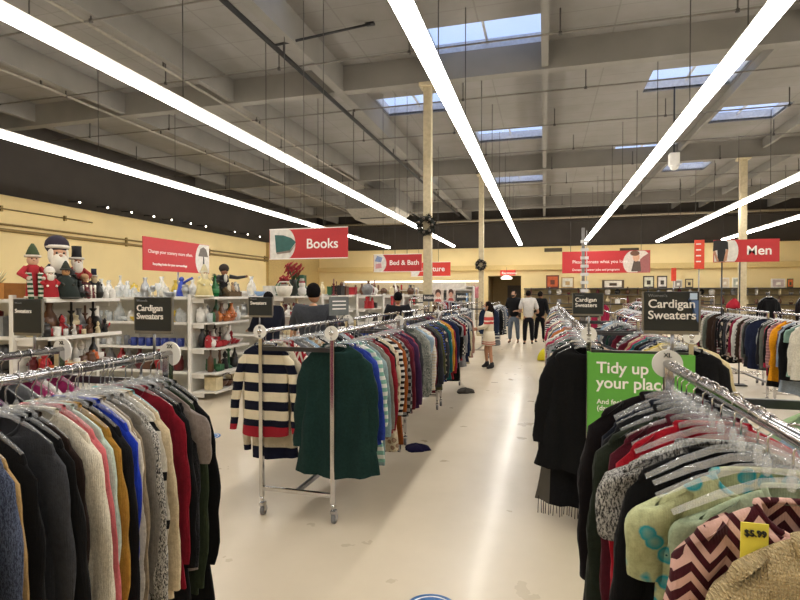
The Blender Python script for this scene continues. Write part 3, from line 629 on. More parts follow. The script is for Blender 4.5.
hang('mid distance rack right of centre', 1.5, CZ + .05, rows(8.7, 10.9, 16, .2, 21), randg(16, 44), 'clothes on the mid distance rack', hangname='white plastic', hangmat=WPLAST)
rack('chrome rack of dark trousers before the shopper in the knit dress', -2.35, -1.8, 10.4, 12.3, CZ)
JP = [('dark denim', '#232d42'), ('black', '#17181b'), ('blue denim', '#38506f'), ('grey', '#55575c'), ('indigo', '#1e2440')]
hang('rack before the knit dress shopper', -1.8, CZ, rows(10.5, 12.2, 12, .2, 22), randg(12, 45, ('jeans',), JP), 'trousers on the rack before the shopper', hangname='white plastic', hangmat=WPLAST)
rack('chrome rack of jeans close to the three standing shoppers', -1.85, -1.3, 12.8, 16.2, CZ)
hang('jeans rack near the standing shoppers', -1.3, CZ, rows(12.9, 16.1, 12, .2, 23), randg(12, 46, ('jeans', 'sweater'), JP), 'trousers on the jeans rack near the shoppers', hangname='white plastic', hangmat=WPLAST)
rack('distant chrome rack at the right of the aisle end', .35, .95, 12.5, 15, CZ)
hang('distant rack right of the aisle', .35, CZ, rows(12.6, 14.9, 8, .2, 24), randg(8, 47), 'clothes on the distant right rack', hangname='white plastic', hangmat=WPLAST)

# black clothes laid over the far right rack and loose pieces
def heap(name, label, cat, loc, size, m, seed, rot=0):
    r = random.Random(seed); n = 22; vs = []; fs = []; rr = 9
    for i in range(rr):
        t = i / (rr - 1)
        for k in range(n):
            a = 2 * PI * k / n; q = math.cos(t * PI / 2) ** .6 * (1 + .14 * math.sin(3 * a + seed) + .08 * math.sin(7 * a + seed * 2 + t * 4))
            vs.append((size[0] * q * math.cos(a), size[1] * q * math.sin(a), size[2] * (t ** .8) * (1 + .1 * math.sin(4 * a + seed)) + .001))
    for i in range(rr - 1):
        for k in range(n): fs.append((i * n + k, i * n + (k + 1) % n, (i + 1) * n + (k + 1) % n, (i + 1) * n + k))
    fs.append(tuple(reversed(range(n)))); fs.append(tuple(range((rr - 1) * n, rr * n)))
    o = link(name, MB().add(vs, fs, True).mesh(name), m, None, loc, (0, 0, rot)); return tag(o, label, cat)
X, Z = at_x(735, 300, 3.1)[0], 0
hang('pole below the MEN sign', 3.38, 1.63, [9.35], [('black cardigan', 'drape', K('#101012'), 1, {'rz': .45, 's': .8})], 'clothes hung high under the men sign')
hang('high hook right of the MEN sign poles', 3.5, 1.64, [8.55], [('black-brown jumper', 'sweater', K('#191315'), 2, {'rz': .9, 's': .8})], 'clothes hung high right of the men sign')
heap('folded_sweater', 'red garment bunched on the rail below the MEN sign', 'sweater', (3.12, 10.05, 1.34), (.1, .12, .16), K('#b02a38'), 6)
heap('fallen_sweater', 'dark purple garment fallen on the floor beside the left racks', 'sweater', (-1.25, 5.15, 0), (.13, .1, .06), K('#1e1a3c'), 7)
heap('fallen_scarf', 'dark garment lying on the floor by the far end of the left racks', 'scarf', (-1.22, 8.35, 0), (.14, .16, .07), K('#5a564f', 'heather', '#34322f'), 8)
heap('yellow_bag', 'small yellow bag on the floor near the standing shoppers', 'bag', (.02, 12.7, 0.02), (.17, .14, .26), K('#d6c832'), 9)

# ---- signs ----------------------------------------------------------------
def board(name, label, cat, cx, Y, cz, w, h, m, rot=0, thick=.02, group=None):
    o = empty(name, (cx, Y, cz), label, cat, group, (0, 0, rot)); part('panel', MB().box((0, 0, 0), (w, thick, h)), m, o, .002); return o
def border(o, w, h):
    part('border', MB().box((0, -.011, h / 2 - .008), (w, .004, .016)).box((0, -.011, -h / 2 + .008), (w, .004, .016)), LETTER, o)
def span(x0, y0, x1, y1, Y):
    a, za = at_y(x0, (y0 + y1) / 2, Y); b_, _ = at_y(x1, (y0 + y1) / 2, Y); xm = (a + b_) / 2
    D = -xm * SN + Y * CS; return xm, EYE - ((y0 + y1) / 2 - HY) * D / F, b_ - a, (y1 - y0) * D / F
def ellipse(cx, cz, rx, rz, y=-.013, x0=-9, x1=9, n=36, z0=-9, z1=9):
    vs = [(min(max(cx + rx * math.cos(2 * PI * k / n), x0), x1), y, min(max(cz + rz * math.sin(2 * PI * k / n), z0), z1)) for k in range(n)]
    vs2 = [(a, y + .003, c) for a, _, c in vs]
    return MB().add(vs + vs2, [tuple(range(n)), tuple(range(2 * n - 1, n - 1, -1))] + [(k, k + n, (k + 1) % n + n, (k + 1) % n) for k in range(n)])
def poly(pts, y=-.016, t=.004):
    n = len(pts); return MB().add([(a, y, c) for a, c in pts] + [(a, y + t, c) for a, c in pts], [tuple(range(n)), tuple(range(2 * n - 1, n - 1, -1))] + [(k, k + n, (k + 1) % n + n, (k + 1) % n) for k in range(n)])
def wires(o, w, h, top):
    border(o, w, h)
    for s_ in (-.3, -.05, .2): part('hanging_wire', MB().tube([(s_ * w, 0, h / 2), (s_ * w, 0, top)], .006, 5), CABLE, o)
cx, cz, w_, h_ = span(270, 228, 348, 259, 8.2)
o = board('department_sign', 'red hanging Books sign with a green book picture', 'sign', cx, 8.2, cz, w_, h_, RED)
part('picture_panel', ellipse(-w_ / 2 + .1, 0, .4, .36, -.012, -w_ / 2 + .01, 9, 36, -h_ / 2 + .01, h_ / 2 - .01), mat('#d8d4cc', .5), o)
part('book_picture', poly([(-.60, -.15), (-.34, -.12), (-.22, .03), (-.31, .1), (-.46, .15), (-.625, .16)], -.017), mat('#2b5a55', .5), o); part('page_edge', poly([(-.58, -.175), (-.33, -.15), (-.22, .0), (-.33, -.115), (-.6, -.145)], -.018), mat('#8a7a70', .5), o)
text('Books', .235, (-.03, -.014, -.085), LETTER, o, .02); wires(o, w_, h_, ZD - cz)
cx, cz, w_, h_ = span(373, 254, 421, 272, 12.6)
o = board('department_sign', 'red hanging Bed & Bath sign left of the near column', 'sign', cx + .02, 12.6, cz, w_, h_, RED)
part('picture_panel', ellipse(-w_ / 2 + .08, 0, .26, .27, -.012, -w_ / 2 + .01, 9, 36, -h_ / 2 + .01, h_ / 2 - .01), mat('#d8d4cc', .5), o)
part('towel_picture', poly([(-w_ / 2 + .03, .05), (-w_ / 2 + .2, .02), (-w_ / 2 + .24, .14), (-w_ / 2 + .1, .19)], -.017), mat('#7d8fb5', .6), o); part('towel_picture', poly([(-w_ / 2 + .05, -.14), (-w_ / 2 + .22, -.12), (-w_ / 2 + .2, .0), (-w_ / 2 + .06, -.02)], -.017), mat('#c98f93', .6), o)
text('Bed & Bath', .17, (-.21, -.014, -.05), LETTER, o, .02); wires(o, w_, h_, ZD - cz)
cx, cz, w_, h_ = span(411, 262, 450.5, 276.5, 17.5)
o = board('department_sign', 'brighter red hanging Furniture sign behind the near column', 'sign', cx, 17.5, cz, w_, h_, mat('#d63a2e', .5, 0, .03))
part('picture_panel', ellipse(-w_ / 2 + .1, -.02, .22, .26, -.012, -w_ / 2 + .01, 9, 36, -h_ / 2 + .01, h_ / 2 - .01), mat('#e2ded6', .5), o)
text('Furniture', .25, (-.45, -.014, -.07), LETTER, o, .025); wires(o, w_, h_, ZD - cz)
cx, cz, w_, h_ = span(713, 239.5, 779, 262, 10.2)
o = board('department_sign', 'red Men sign on two thin black poles above the right racks', 'sign', cx, 10.2, cz, w_, h_, RED)
part('picture_panel', ellipse(-w_ / 2 + .14, 0, .24, .3, -.012, -w_ / 2 + .01, 9, 36, -h_ / 2 + .01, h_ / 2 - .01), mat('#d8d4cc', .5), o)
part('shirt_picture', poly([(x_ * .85 + .01, z_ * .9) for x_, z_ in [(-.6, .2), (-.55, .21), (-.4, .21), (-.34, .17), (-.33, .02), (-.38, .04), (-.39, -.2), (-.52, -.2), (-.53, .02), (-.61, .0)]], -.017), BLACK, o)
part('arm_picture', poly([(x_ * .85 + .01, z_ * .9) for x_, z_ in [(-.61, .0), (-.57, .01), (-.5, -.19), (-.54, -.2)]], -.019), mat('#b98a6f', .6), o); part('arm_picture', poly([(x_ * .85 + .01, z_ * .9) for x_, z_ in [(-.37, .03), (-.33, .03), (-.36, -.19), (-.42, -.2)]], -.019), mat('#b98a6f', .6), o)
text('Men', .22, (.0, -.014, -.07), LETTER, o, .025)
for px in (722, 740):
    X2 = at_y(px, 280, 10.2)[0] - cx; part('pole', MB().tube([(X2, .02, -h_ / 2 + .1), (X2, .02, -cz + .02)], .012, 6), BLACK, o)
    part('pole_foot', MB().box((X2, .02, -cz + .012), (.2, .2, .02)), BLACK, o)
# far wall banner
cx, cz, w_, h_ = span(562, 251, 650, 273, 26)
o = board('banner_sign', 'long red banner reading Please donate what you love, photo at its right end', 'sign', cx, 26, cz, w_, h_, RED)
part('picture_panel', ellipse(w_ * .36, -.05, .62, .62, -.012, -9, w_ / 2 - .02, 36, -h_ / 2 + .02, h_ / 2 - .02), mat('#d9cfc6', .5), o)
part('picture_panel', poly([(w_ * .36, -h_ / 2 + .02), (w_ / 2 - .02, -h_ / 2 + .02), (w_ / 2 - .02, h_ / 2 - .1), (w_ * .42, h_ / 2 - .3), (w_ * .39, .1)], -.016), mat('#9c5d5c', .5), o)
part('portrait_head', ellipse(w_ * .345, .2, .15, .2, -.022), mat('#d8a98c', .5), o); part('portrait_hair', ellipse(w_ * .33, .38, .2, .12, -.025), mat('#6b4a38', .5), o); part('portrait_shirt', poly([(w_ * .29, -.45), (w_ * .4, -.45), (w_ * .39, .0), (w_ * .32, .05)], -.02), mat('#54483f', .6), o)
text('Please donate what you love.', .21, (-w_ * .38, -.016, -.05), LETTER, o, .0); text('Donations power jobs and programs', .14, (-w_ * .38, -.016, -.4), LETTER, o, .015)
for s_ in (-.4, .4): part('hanging_wire', MB().tube([(s_ * w_, 0, h_ / 2), (s_ * w_, 0, ZD - cz)], .012, 5), CABLE, o)
# scenery sign on the left, facing the aisle
Y0, za = at_x(143, 236, -7.6); _, zb = at_x(143, 270, -7.6); Y1, _ = at_x(209, 250, -7.6); w_ = Y1 - Y0; h_ = za - zb; cz = (za + zb) / 2
o = board('banner_sign', 'red sign Change your scenery more often, lamp picture at its right end', 'sign', -7.6, (Y0 + Y1) / 2, cz, w_, h_, RED, PI / 2)
part('picture_panel', ellipse(w_ / 2 - .08, -.02, .42, .46, -.012, -9, w_ / 2 - .01, 36, -h_ / 2 + .01, h_ / 2 - .01), mat('#d8d4cc', .5), o)
part('lampshade_picture', poly([(w_ / 2 - .4, .05), (w_ / 2 - .05, .05), (w_ / 2 - .12, .22), (w_ / 2 - .22, .27), (w_ / 2 - .33, .22)], -.017), mat('#6b625c', .6), o)
part('lamp_base_picture', poly([(w_ / 2 - .25, -.3), (w_ / 2 - .17, -.3), (w_ / 2 - .2, .05), (w_ / 2 - .23, .05)], -.017), mat('#3e3a38', .6), o)
text('Change your scenery more often.', .1, (-w_ * .44, -.014, .02), LETTER, o, .0); text('Recycling looks for your surroundings', .068, (-w_ * .38, -.014, -.22), LETTER, o, .03)
part('pole', MB().tube([(0, .02, -h_ / 2), (0, .02, -cz + 1.56)], .02, 6), STEEL, o)
# small dark rack-top signs
def racksign(label, x0, y0, x1, y1, Y, lines, px, zbase, sz=None, deco=False):
    cx, cz, w_, h_ = span(x0, y0, x1, y1, Y)
    o = board('rack_sign', label, 'sign', cx, Y, cz, w_, h_, mat('#20262a', .35, 0, .03), 0, .006)
    s_ = sz or w_ * .2
    text("Women's", s_ * .38, (-w_ * .43, -.005, h_ * .36), mat('#7e8286', .5), o, 0)
    text(lines, s_, (-w_ * .43, -.005, h_ * .09), LETTER, o, .02)
    part('frame', MB().box((0, .004, -h_ / 2 - .005), (w_, .012, .014)).box((-w_ / 2 - .003, .004, 0), (.005, .01, h_)).box((w_ / 2 + .003, .004, 0), (.005, .01, h_)), STEEL, o)
    xp = at_y(px, y1, Y)[0] - cx; part('pole', MB().tube([(xp, .006, -h_ / 2), (xp, .006, zbase - cz)], .006, 6), STEEL, o)
    if deco:
        part('jeans_picture', poly([(w_ * .30, h_ * .28), (w_ * .485, h_ * .28), (w_ * .485, -h_ * .28), (w_ * .40, -h_ * .1), (w_ * .33, .05)], -.006, .002), mat('#5c74a0', .6), o)
        part('paper_note', poly([(w_ * .33, h_ * .46), (w_ * .46, h_ * .46), (w_ * .46, h_ * .3), (w_ * .33, h_ * .3)], -.008, .002), mat('#c4d9ee', .6), o)
    return o
racksign('black Cardigan Sweaters sign on the front left rack', 135, 297, 171, 331, 1.8, 'Cardigan\nSweaters', 153, RZ)
racksign('black Sweaters sign at the left edge, over the rear rail', 14, 299, 41, 333, 1.8, 'Sweaters', 33, RZ, .026)
racksign('black Sweaters sign over the navy and cream striped sweater', 249, 297, 272, 315.5, 3.3, 'Sweaters', 259, CZ, .035)
racksign('largest Cardigan Sweaters sign, with jeans picture, on the right foreground rack', 644, 291.5, 699, 331, 2.02, 'Cardigan\nSweaters', 673, RZ, .042, True)
racksign('small Cardigan Sweaters sign on the rack behind the green sign', 573, 293, 603, 314, 3.66, 'Cardigan\nSweaters', 589, CZ)
o = empty('rack_sign', (*[at_y(339, 310, 5.15)[0]], 5.15, at_y(339, 306, 5.15)[1]), 'grey sign seen nearly edge-on between the left racks', 'sign', rot=(0, 0, 1.05))
part('panel', MB().box((0, 0, 0), (.26, .006, .2)), mat('#5d6262', .5), o); part('pole', MB().tube([(0, 0, -.1), (0, 0, CZ - at_y(339, 306, 5.15)[1])], .006, 6), STEEL, o)
for k in range(3): part('text_line', MB().box((0, -.004, .05 - .04 * k), (.18, .002, .012)), LETTER, o)
# green notice board
o = empty('green_notice', (.6, 3.655, 0), 'tall bright green Tidy up your place notice on the rack end', 'sign')
zt_, wb = at_y(640, 354, 3.655)[1], .64
part('panel', MB().box((0, 0, zt_ / 2), (wb, .012, zt_)), mat('#5da53f', .5, 0, .03), o)
text('Tidy up\nyour place.', .104, (-.265, -.009, zt_ - .13), LETTER, o, .025); text('And feel pretty\n(dang) good about it.', .045, (-.262, -.009, zt_ - .335), LETTER, o, .015)
text('Donate', .1, (-.262, -.009, zt_ - .535), BLACK, o, .03)
part('flame_icon', poly([(-.255, zt_ - .68), (-.225, zt_ - .62), (-.23, zt_ - .65), (-.2, zt_ - .6), (-.205, zt_ - .66), (-.215, zt_ - .7), (-.24, zt_ - .7)], -.009, .003), BLACK, o)
text('goods', .06, (-.17, -.009, zt_ - .69), BLACK, o, .01)
# orange and red vertical banners
for i, (x0, y0, x1, y1, Y, lab) in enumerate([(694, 240, 704, 269, 14, 'narrow orange-red upright banner left of the Men sign'), (671, 268, 676, 281, 16, 'tiny red upright banner behind the largest black sign')]):
    cx, cz, w_, h_ = span(x0, y0, x1, y1, Y); o = board('upright_banner', lab, 'sign', cx, Y, cz, w_, h_, mat('#d8452c', .5)); part('pole', MB().tube([(0, .02, h_ / 2), (0, .02, -cz)], .012, 6), STEEL, o)
    if i == 0:
        for k in range(4): part('text_line', MB().box((-.02, -.012, .25 - .14 * k), (w_ * .5, .003, .03)), LETTER, o)
cx, cz, w_, h_ = span(500, 270, 515.5, 275.5, 31.7); o = board('fitting_room_sign', 'small red sign over the far entrance', 'sign', cx, 31.8, cz, w_, h_, mat('#d23b30', .5)); text('Restrooms', .2, (-.36, -.013, -.08), LETTER, o, .02)
o = empty('entrance_lamp', (at_y(506, 278, 31.2)[0], 31.6, at_y(506, 277.5, 31.6)[1]), 'round white lamp hanging by the far entrance', 'lamp'); part('lamp_shade', MB().lathe([(.3, -.1), (.34, -.02), (.2, .08), (.03, .12)], 20), emis('#fff4e0', 3), o); part('cord', MB().tube([(0, 0, .12), (0, 0, .6)], .01, 5), BLACK, o)
# slatted metal display pole
o = empty('display_pole', (at_y(583, 280, 9.45)[0], 9.45, 0), 'tall slotted steel display pole with clear slats in front of the long red banner', 'fixture'); zt2 = at_y(583, 228, 9.45)[1]
part('pole', MB().box((0, 0, zt2 / 2), (.05, .05, zt2)), STEEL, o); part('side_rail', MB().box((.055, 0, zt2 / 2 + .3), (.012, .03, zt2 - .7)), m_clear(.6), o)
for k in range(8): part('slat', MB().box((.02, -.03, 1.5 + k * .14), (.13, .01, .05)), WPLAST, o)
part('foot', MB().box((0, 0, .02), (.4, .4, .04)), STEEL, o)

# wreaths on columns
for (x, y, z, r, lab) in [(-2.4, 10.76, at_y(425, 226, 10.76)[1], .21, 'dark bushy wreath on the near column'), (-2.26, 19.42, at_y(483, 265, 19.42)[1], .2, 'small dark wreath on the farther column')]:
    o = empty('wreath', (x, y, z), lab, 'wreath'); rr = random.Random(int(z * 100)); b = MB()
    for k in range(260):
        a = rr.uniform(0, 2 * PI); q = r * rr.uniform(.5, 1.0); p = Vector((q * math.cos(a), rr.uniform(-.1, .0), q * math.sin(a))); d_ = Vector((rr.uniform(-1, 1), rr.uniform(-1, .3), rr.uniform(-1, 1))).normalized() * .08
        sd = d_.cross(Vector((rr.random(), rr.random(), rr.random()))).normalized() * .02
        b.add([p - sd, p + sd, p + d_], [(0, 1, 2)])
    n = 20; b.tube([(r * .72 * math.cos(2 * PI * k / n), -.04, r * .72 * math.sin(2 * PI * k / n)) for k in range(n + 1)], .05, 8)
    part('foliage', b, mat('#191d18', .8), o)
    for k in range(7): a = k * .9; part('ornament', MB().ball((r * .7 * math.cos(a), -.12, r * .7 * math.sin(a)), .028, 8), mat('#6e655c', .3, .6), o)

# ---- floor stickers -------------------------------------------------------
def sticker(px, py, r, lab):
    D = F * EYE / (py - HY); Xc = (px - CX) / F * D; X, Y = Xc * CS - D * SN, Xc * SN + D * CS
    o = empty('floor_sticker', (X, Y, 0.001), lab, 'sticker'); n = 40
    part('decal', MB().lathe([(r, 0), (r, .0015)], 40), mat('#2f6fb0', .4, 0, .03), o)
    part('ring', MB().tube([(r * .82 * math.cos(2 * PI * k / n), r * .82 * math.sin(2 * PI * k / n), .0012) for k in range(n + 1)], .004, 5), LETTER, o)
    for s_ in (-1, 1): part('footprint', MB().lathe([(.025, 0), (.025, .002)], 14, 0, None, 1, 2.0), LETTER, o, 0, (s_ * .04, 0, .0012))
sticker(432, 613, .14, 'round blue distancing sticker at the bottom of the aisle floor'); sticker(206, 437, .15, 'round blue sticker on the floor before the white shelves')

# ---- shelving -------------------------------------------------------------
SHW = mat('#dcd9d2', .45, 0, .03); PANELW = mat('#cfccc3', .6, 0, .04)
SZ = [1.53, 1.15, .77, .40, .12]
GY = [3.96, 6.65, 9.1, 11.5, 13.9, 16.4, 18.9, 21.4]
def gondola(i, y):
    pl = ['nearest', 'second', 'third', 'fourth', 'fifth', 'sixth', 'seventh', 'farthest'][i]
    o = empty('end_shelf', (-5.1, y, 0), 'white end-of-row shelf facing the aisle, %s from the camera' % pl, 'shelf', 'white end shelves')
    part('back_panel', MB().box((-.02, .5, .8), (.03, 1.0, 1.5)), PANELW, o)
    for yy in (0, 1.0):
        p = part('post', MB().box((0, yy, .79), (.05, .045, 1.58)), SHW, o, .004)
    for j, z in enumerate(SZ[:5] if i < 3 else SZ[:4]):
        wd = .40 if j else .38
        vs = [(.02, .0, z - .03), (wd, .05, z - .012), (wd, .95, z - .012), (.02, 1.0, z - .03), (.02, 0, z), (wd, .05, z + .006), (wd, .95, z + .006), (.02, 1, z)]
        part('shelf', MB().add(vs, [(0, 3, 2, 1), (4, 5, 6, 7), (0, 1, 5, 4), (1, 2, 6, 5), (2, 3, 7, 6), (3, 0, 4, 7)]).box((wd, .5, z - .005), (.012, .92, .036)).box((.12, .03, z - .05), (.2, .006, .06)).box((.12, .97, z - .05), (.2, .006, .06)), SHW, o)
    r = empty('aisle_shelving', (-5.18, y, 0), 'long white shelving run extending left, %s from the camera' % pl, 'shelf', 'white shelving runs')
    L = 5.0 if i < 5 else 4.5
    part('back_panel', MB().box((-L / 2, .5, .8), (L, .03, 1.5)), PANELW, r); part('base', MB().box((-L / 2, .28, .06), (L, .44, .12)), SHW, r)
    for k in range(5): part('post', MB().box((-L * k / 4 - .02, .47, .79), (.04, .04, 1.58)), SHW, r)
    for z in SZ[:4]: part('shelf', MB().box((-L / 2, .255, z - .012), (L, .43, .024)).box((-L / 2, .035, z - .008), (L, .01, .038)), SHW, r)
for i, y in enumerate(GY): gondola(i, y)

# ---- housewares -----------------------------------------------------------
def LM(prof, n=14, **k): return MB().lathe(prof, n, **k).mesh('ware')
ITEM = {
 'mug': LM([(.001, .004), (.036, .0), (.04, .01), (.04, .095), (.036, .095), (.034, .012), (.001, .01)]),
 'vase': LM([(.03, 0), (.05, .03), (.062, .09), (.045, .15), (.022, .19), (.02, .22), (.03, .245), (.026, .245), (.015, .2)]),
 'bottle': LM([(.035, 0), (.037, .02), (.037, .15), (.014, .2), (.013, .26), (.016, .262), (.016, .28)]),
 'bowl': LM([(.03, 0), (.045, .01), (.075, .04), (.09, .075), (.086, .075), (.07, .042), (.04, .015), (.001, .012)]),
 'glass': LM([(.03, 0), (.032, .005), (.038, .12), (.036, .12), (.029, .008), (.001, .007)]),
 'goblet': LM([(.035, 0), (.034, .005), (.006, .012), (.006, .08), (.03, .1), (.038, .13), (.035, .18), (.033, .18), (.035, .13), (.001, .1)]),
 'candle': LM([(.035, 0), (.036, .12), (.03, .122), (.003, .118), (.003, .135)]),
 'jar': LM([(.04, 0), (.05, .015), (.052, .1), (.04, .125), (.042, .13), (.042, .15), (.012, .16), (.014, .175)]),
 'plate': LM([(.05, 0), (.06, .004), (.11, .018), (.11, .022), (.055, .008), (.001, .007)]),
 'candlestick': LM([(.045, 0), (.045, .01), (.012, .03), (.018, .06), (.01, .09), (.016, .13), (.01, .17), (.028, .19), (.028, .2), (.01, .198), (.01, .28)]),
 'box': MB().box((0, 0, .06), (.14, .12, .12)).box((0, 0, .125), (.146, .126, .02)).mesh('ware'),
 'figurine': MB().lathe([(.035, 0), (.045, .02), (.03, .09), (.022, .12), (.012, .13)], 12).ball((0, 0, .152), .026, 10).lathe([(.03, .165), (.018, .19), (.004, .215)], 10).tube([(-.02, 0, .12), (-.045, -.02, .09), (-.02, -.045, .08)], .009, 6).tube([(.02, 0, .12), (.045, -.02, .09), (.02, -.045, .08)], .009, 6).mesh('ware'),
 'teapot': MB().lathe([(.035, 0), (.06, .03), (.065, .07), (.04, .11), (.025, .115), (.012, .125), (.014, .14)], 14).tube([(.05, 0, .05), (.09, 0, .08), (.105, 0, .12)], [.016, .011, .008], 8).tube([(-.055, 0, .04), (-.1, 0, .06), (-.1, 0, .1), (-.05, 0, .1)], .007, 6).mesh('ware'),
 'clock': MB().tube([(0, -.03, .09), (0, .03, .09)], .085, 20).box((0, 0, .01), (.14, .07, .02)).mesh('ware'),
 'book': MB().box((0, 0, .11), (.03, .15, .22)).box((.002, -.004, .11), (.022, .152, .21)).mesh('ware'),
 'basket': MB().lathe([(.06, 0), (.09, .06), (.1, .1), (.09, .1), (.08, .06), (.05, .01)], 16).tube([(-.095, 0, .1), (-.08, 0, .18), (0, 0, .22), (.08, 0, .18), (.095, 0, .1)], .008, 6).mesh('ware'),
 'truck': MB().box((0, 0, .05), (.18, .08, .05)).box((-.05, 0, .1), (.07, .078, .06)).tube([(-.06, -.045, .028), (-.06, .045, .028)], .028, 12).tube([(.06, -.045, .028), (.06, .045, .028)], .028, 12).mesh('ware'),
}
HANDLE = MB().tube([(.038, 0, .075), (.062, 0, .07), (.066, 0, .045), (.055, 0, .025), (.038, 0, .02)], .005, 6).mesh('handle')
GLASSM = m_clear(.42, '#cdd6d8', .06)
ICOL = {'white': '#d9d6cf', 'clear': None, 'blue': '#22337f', 'red': '#a02028', 'dark red': '#5e1a1e', 'brown': '#5a3b28', 'black': '#1d1c1c', 'green': '#2a5a38', 'yellow': '#c9ab3a', 'cream': '#cfc09a', 'amber': '#b2662a', 'pink': '#c48a8a', 'silver': '#a9abad', 'grey': '#77787a', 'orange': '#c0602c', 'light blue': '#7f9fc4'}
CNT = {}
def ware(kind, col, loc, where, sc=1.0, rot=None, full=True, grp=None):
    key = (kind, col, where); CNT[key] = CNT.get(key, 0) + 1
    m = GLASSM if col == 'clear' else mat(ICOL[col], .3 if kind not in ('book', 'box', 'basket', 'figurine', 'truck') else .7, .9 if col == 'silver' else 0, .15, 20)
    lab = None; base = '%s %s %s' % (col, {'mug': 'mug', 'ware': 'item'}.get(kind, kind), where)
    o = link(kind if kind != 'book' else 'standing_book', ITEM[kind], m, None, loc, (0, 0, RND.uniform(0, 6.28) if rot is None else rot), sc * (.62 if kind == 'basket' else 1) if not isinstance(sc, tuple) else sc)
    if kind == 'mug': link('handle', HANDLE, m, o)
    o['_b'] = base; PEND.setdefault(base, []).append(o); o['category'] = kind; o['group'] = grp or ('housewares ' + where); return o
PEND = {}
def flush():
    for base, l in PEND.items():
        if len(l) == 1: tag(l[0], base, l[0]['category'], l[0]['group'])
        else:
            for k, o in enumerate(l): tag(o, '%s %s' % (ORD[min(k, 28)], base), o['category'], o['group'])
        for o in l: del o['_b']
def fill(where, kinds, cols, f, n, sc=1.0, seed=1, jit=.02, smax=1.35):
    r = random.Random(seed)
    for i in range(n):
        t = (i + .5) / n; x, y, z = f(t); k = r.choice(kinds); c = r.choice(cols)
        ware(k, c, (x + r.uniform(-jit, jit), y + r.uniform(-jit, jit), z), where, sc * r.uniform(.9, smax), 0 if k in ('book', 'clock', 'box', 'truck') else None)
EZ = .007; 
def endf(i, j, xo=.24, a=.1, b=.9): return lambda t: (-5.1 + xo, GY[i] + a + (b - a) * t, SZ[j] + EZ)
def runf(i, j, x0, x1, yo=.2): return lambda t: (x0 + (x1 - x0) * t, GY[i] + yo, SZ[j] + .002)
W_ = 'counting from the left '
fill('on the middle shelf of the nearest end shelf', ['figurine', 'jar', 'clock', 'mug', 'teapot'], ['white', 'brown', 'grey', 'red', 'black'], endf(0, 1), 12, .85, 1)
fill('on the lower shelf of the nearest end shelf', ['figurine', 'candle', 'candlestick', 'bowl', 'jar', 'truck'], ['red', 'brown', 'cream', 'dark red', 'white', 'black', 'orange'], endf(0, 2), 12, 1.0, 2)
fill('on the top shelf behind the black sign', ['glass', 'goblet', 'jar', 'bowl', 'goblet', 'vase'], ['clear', 'clear', 'clear', 'white', 'silver'], runf(1, 0, -7.7, -5.3), 26, .95, 3)
fill('at the rear of the glassware top shelf', ['bowl', 'plate', 'vase', 'jar', 'bottle'], ['clear', 'yellow', 'white', 'cream', 'clear'], runf(1, 0, -7.7, -5.3, .38), 18, 1.05, 4)
fill('on the second glassware shelf', ['goblet', 'glass', 'bowl', 'vase', 'jar'], ['clear', 'clear', 'clear', 'yellow', 'green', 'white'], runf(1, 1, -7.5, -5.3), 22, .95, 5)
fill('on the glassware shelf above the blue mugs', ['glass', 'plate', 'candle', 'mug'], ['clear', 'clear', 'white', 'grey'], runf(1, 2, -7.4, -6.4), 7, 1.1, 6)
for k in range(7): ware('mug', 'blue', (-6.25 + .145 * k, GY[1] + .15, SZ[2] + .003), 'in the row at the left of the second end shelf', 1.35, RND.uniform(0, 6))
fill('on the low shelf beneath the blue mugs', ['vase', 'jar', 'box'], ['red', 'brown', 'dark red', 'grey'], runf(1, 3, -7.2, -5.35), 10, 1.2, 7)
fill('on the upper shelf of the second end shelf', ['jar', 'candle', 'bowl', 'teapot', 'vase'], ['amber', 'green', 'clear', 'brown', 'silver', 'orange'], endf(1, 1), 11, .95, 8)
fill('on the red-ware shelf of the second end shelf', ['bowl', 'figurine', 'teapot', 'jar', 'truck'], ['red', 'dark red', 'red', 'white'], endf(1, 2), 13, .9, 9)
fill('on the third shelf of the second end shelf', ['figurine', 'mug', 'candlestick', 'truck', 'bottle'], ['brown', 'red', 'green', 'black', 'dark red'], endf(1, 3), 7, 1.25, 10)
fill('on the bottom shelf of the second end shelf', ['basket', 'box', 'bowl'], ['brown', 'red', 'cream'], endf(1, 4), 4, 1.3, 11)
fill('on the second shelf of the third end shelf', ['figurine', 'bowl', 'jar', 'teapot'], ['red', 'dark red', 'white', 'red'], endf(2, 1), 13, .9, 12)
fill('on the third shelf of the third end shelf', ['basket', 'figurine', 'bowl', 'mug'], ['pink', 'red', 'cream', 'white'], endf(2, 2), 7, 1.2, 13)
fill('on the top shelf run behind the angel', ['mug', 'vase', 'bowl', 'jar'], ['light blue', 'white', 'clear', 'black', 'grey', 'blue'], runf(2, 0, -7.4, -5.4), 11, 1.3, 14)
fill('on the third row shelves left of the sweaters sign', ['vase', 'jar', 'bowl'], ['clear', 'green', 'white', 'silver'], runf(2, 1, -6.6, -5.3), 6, 1.2, 15)
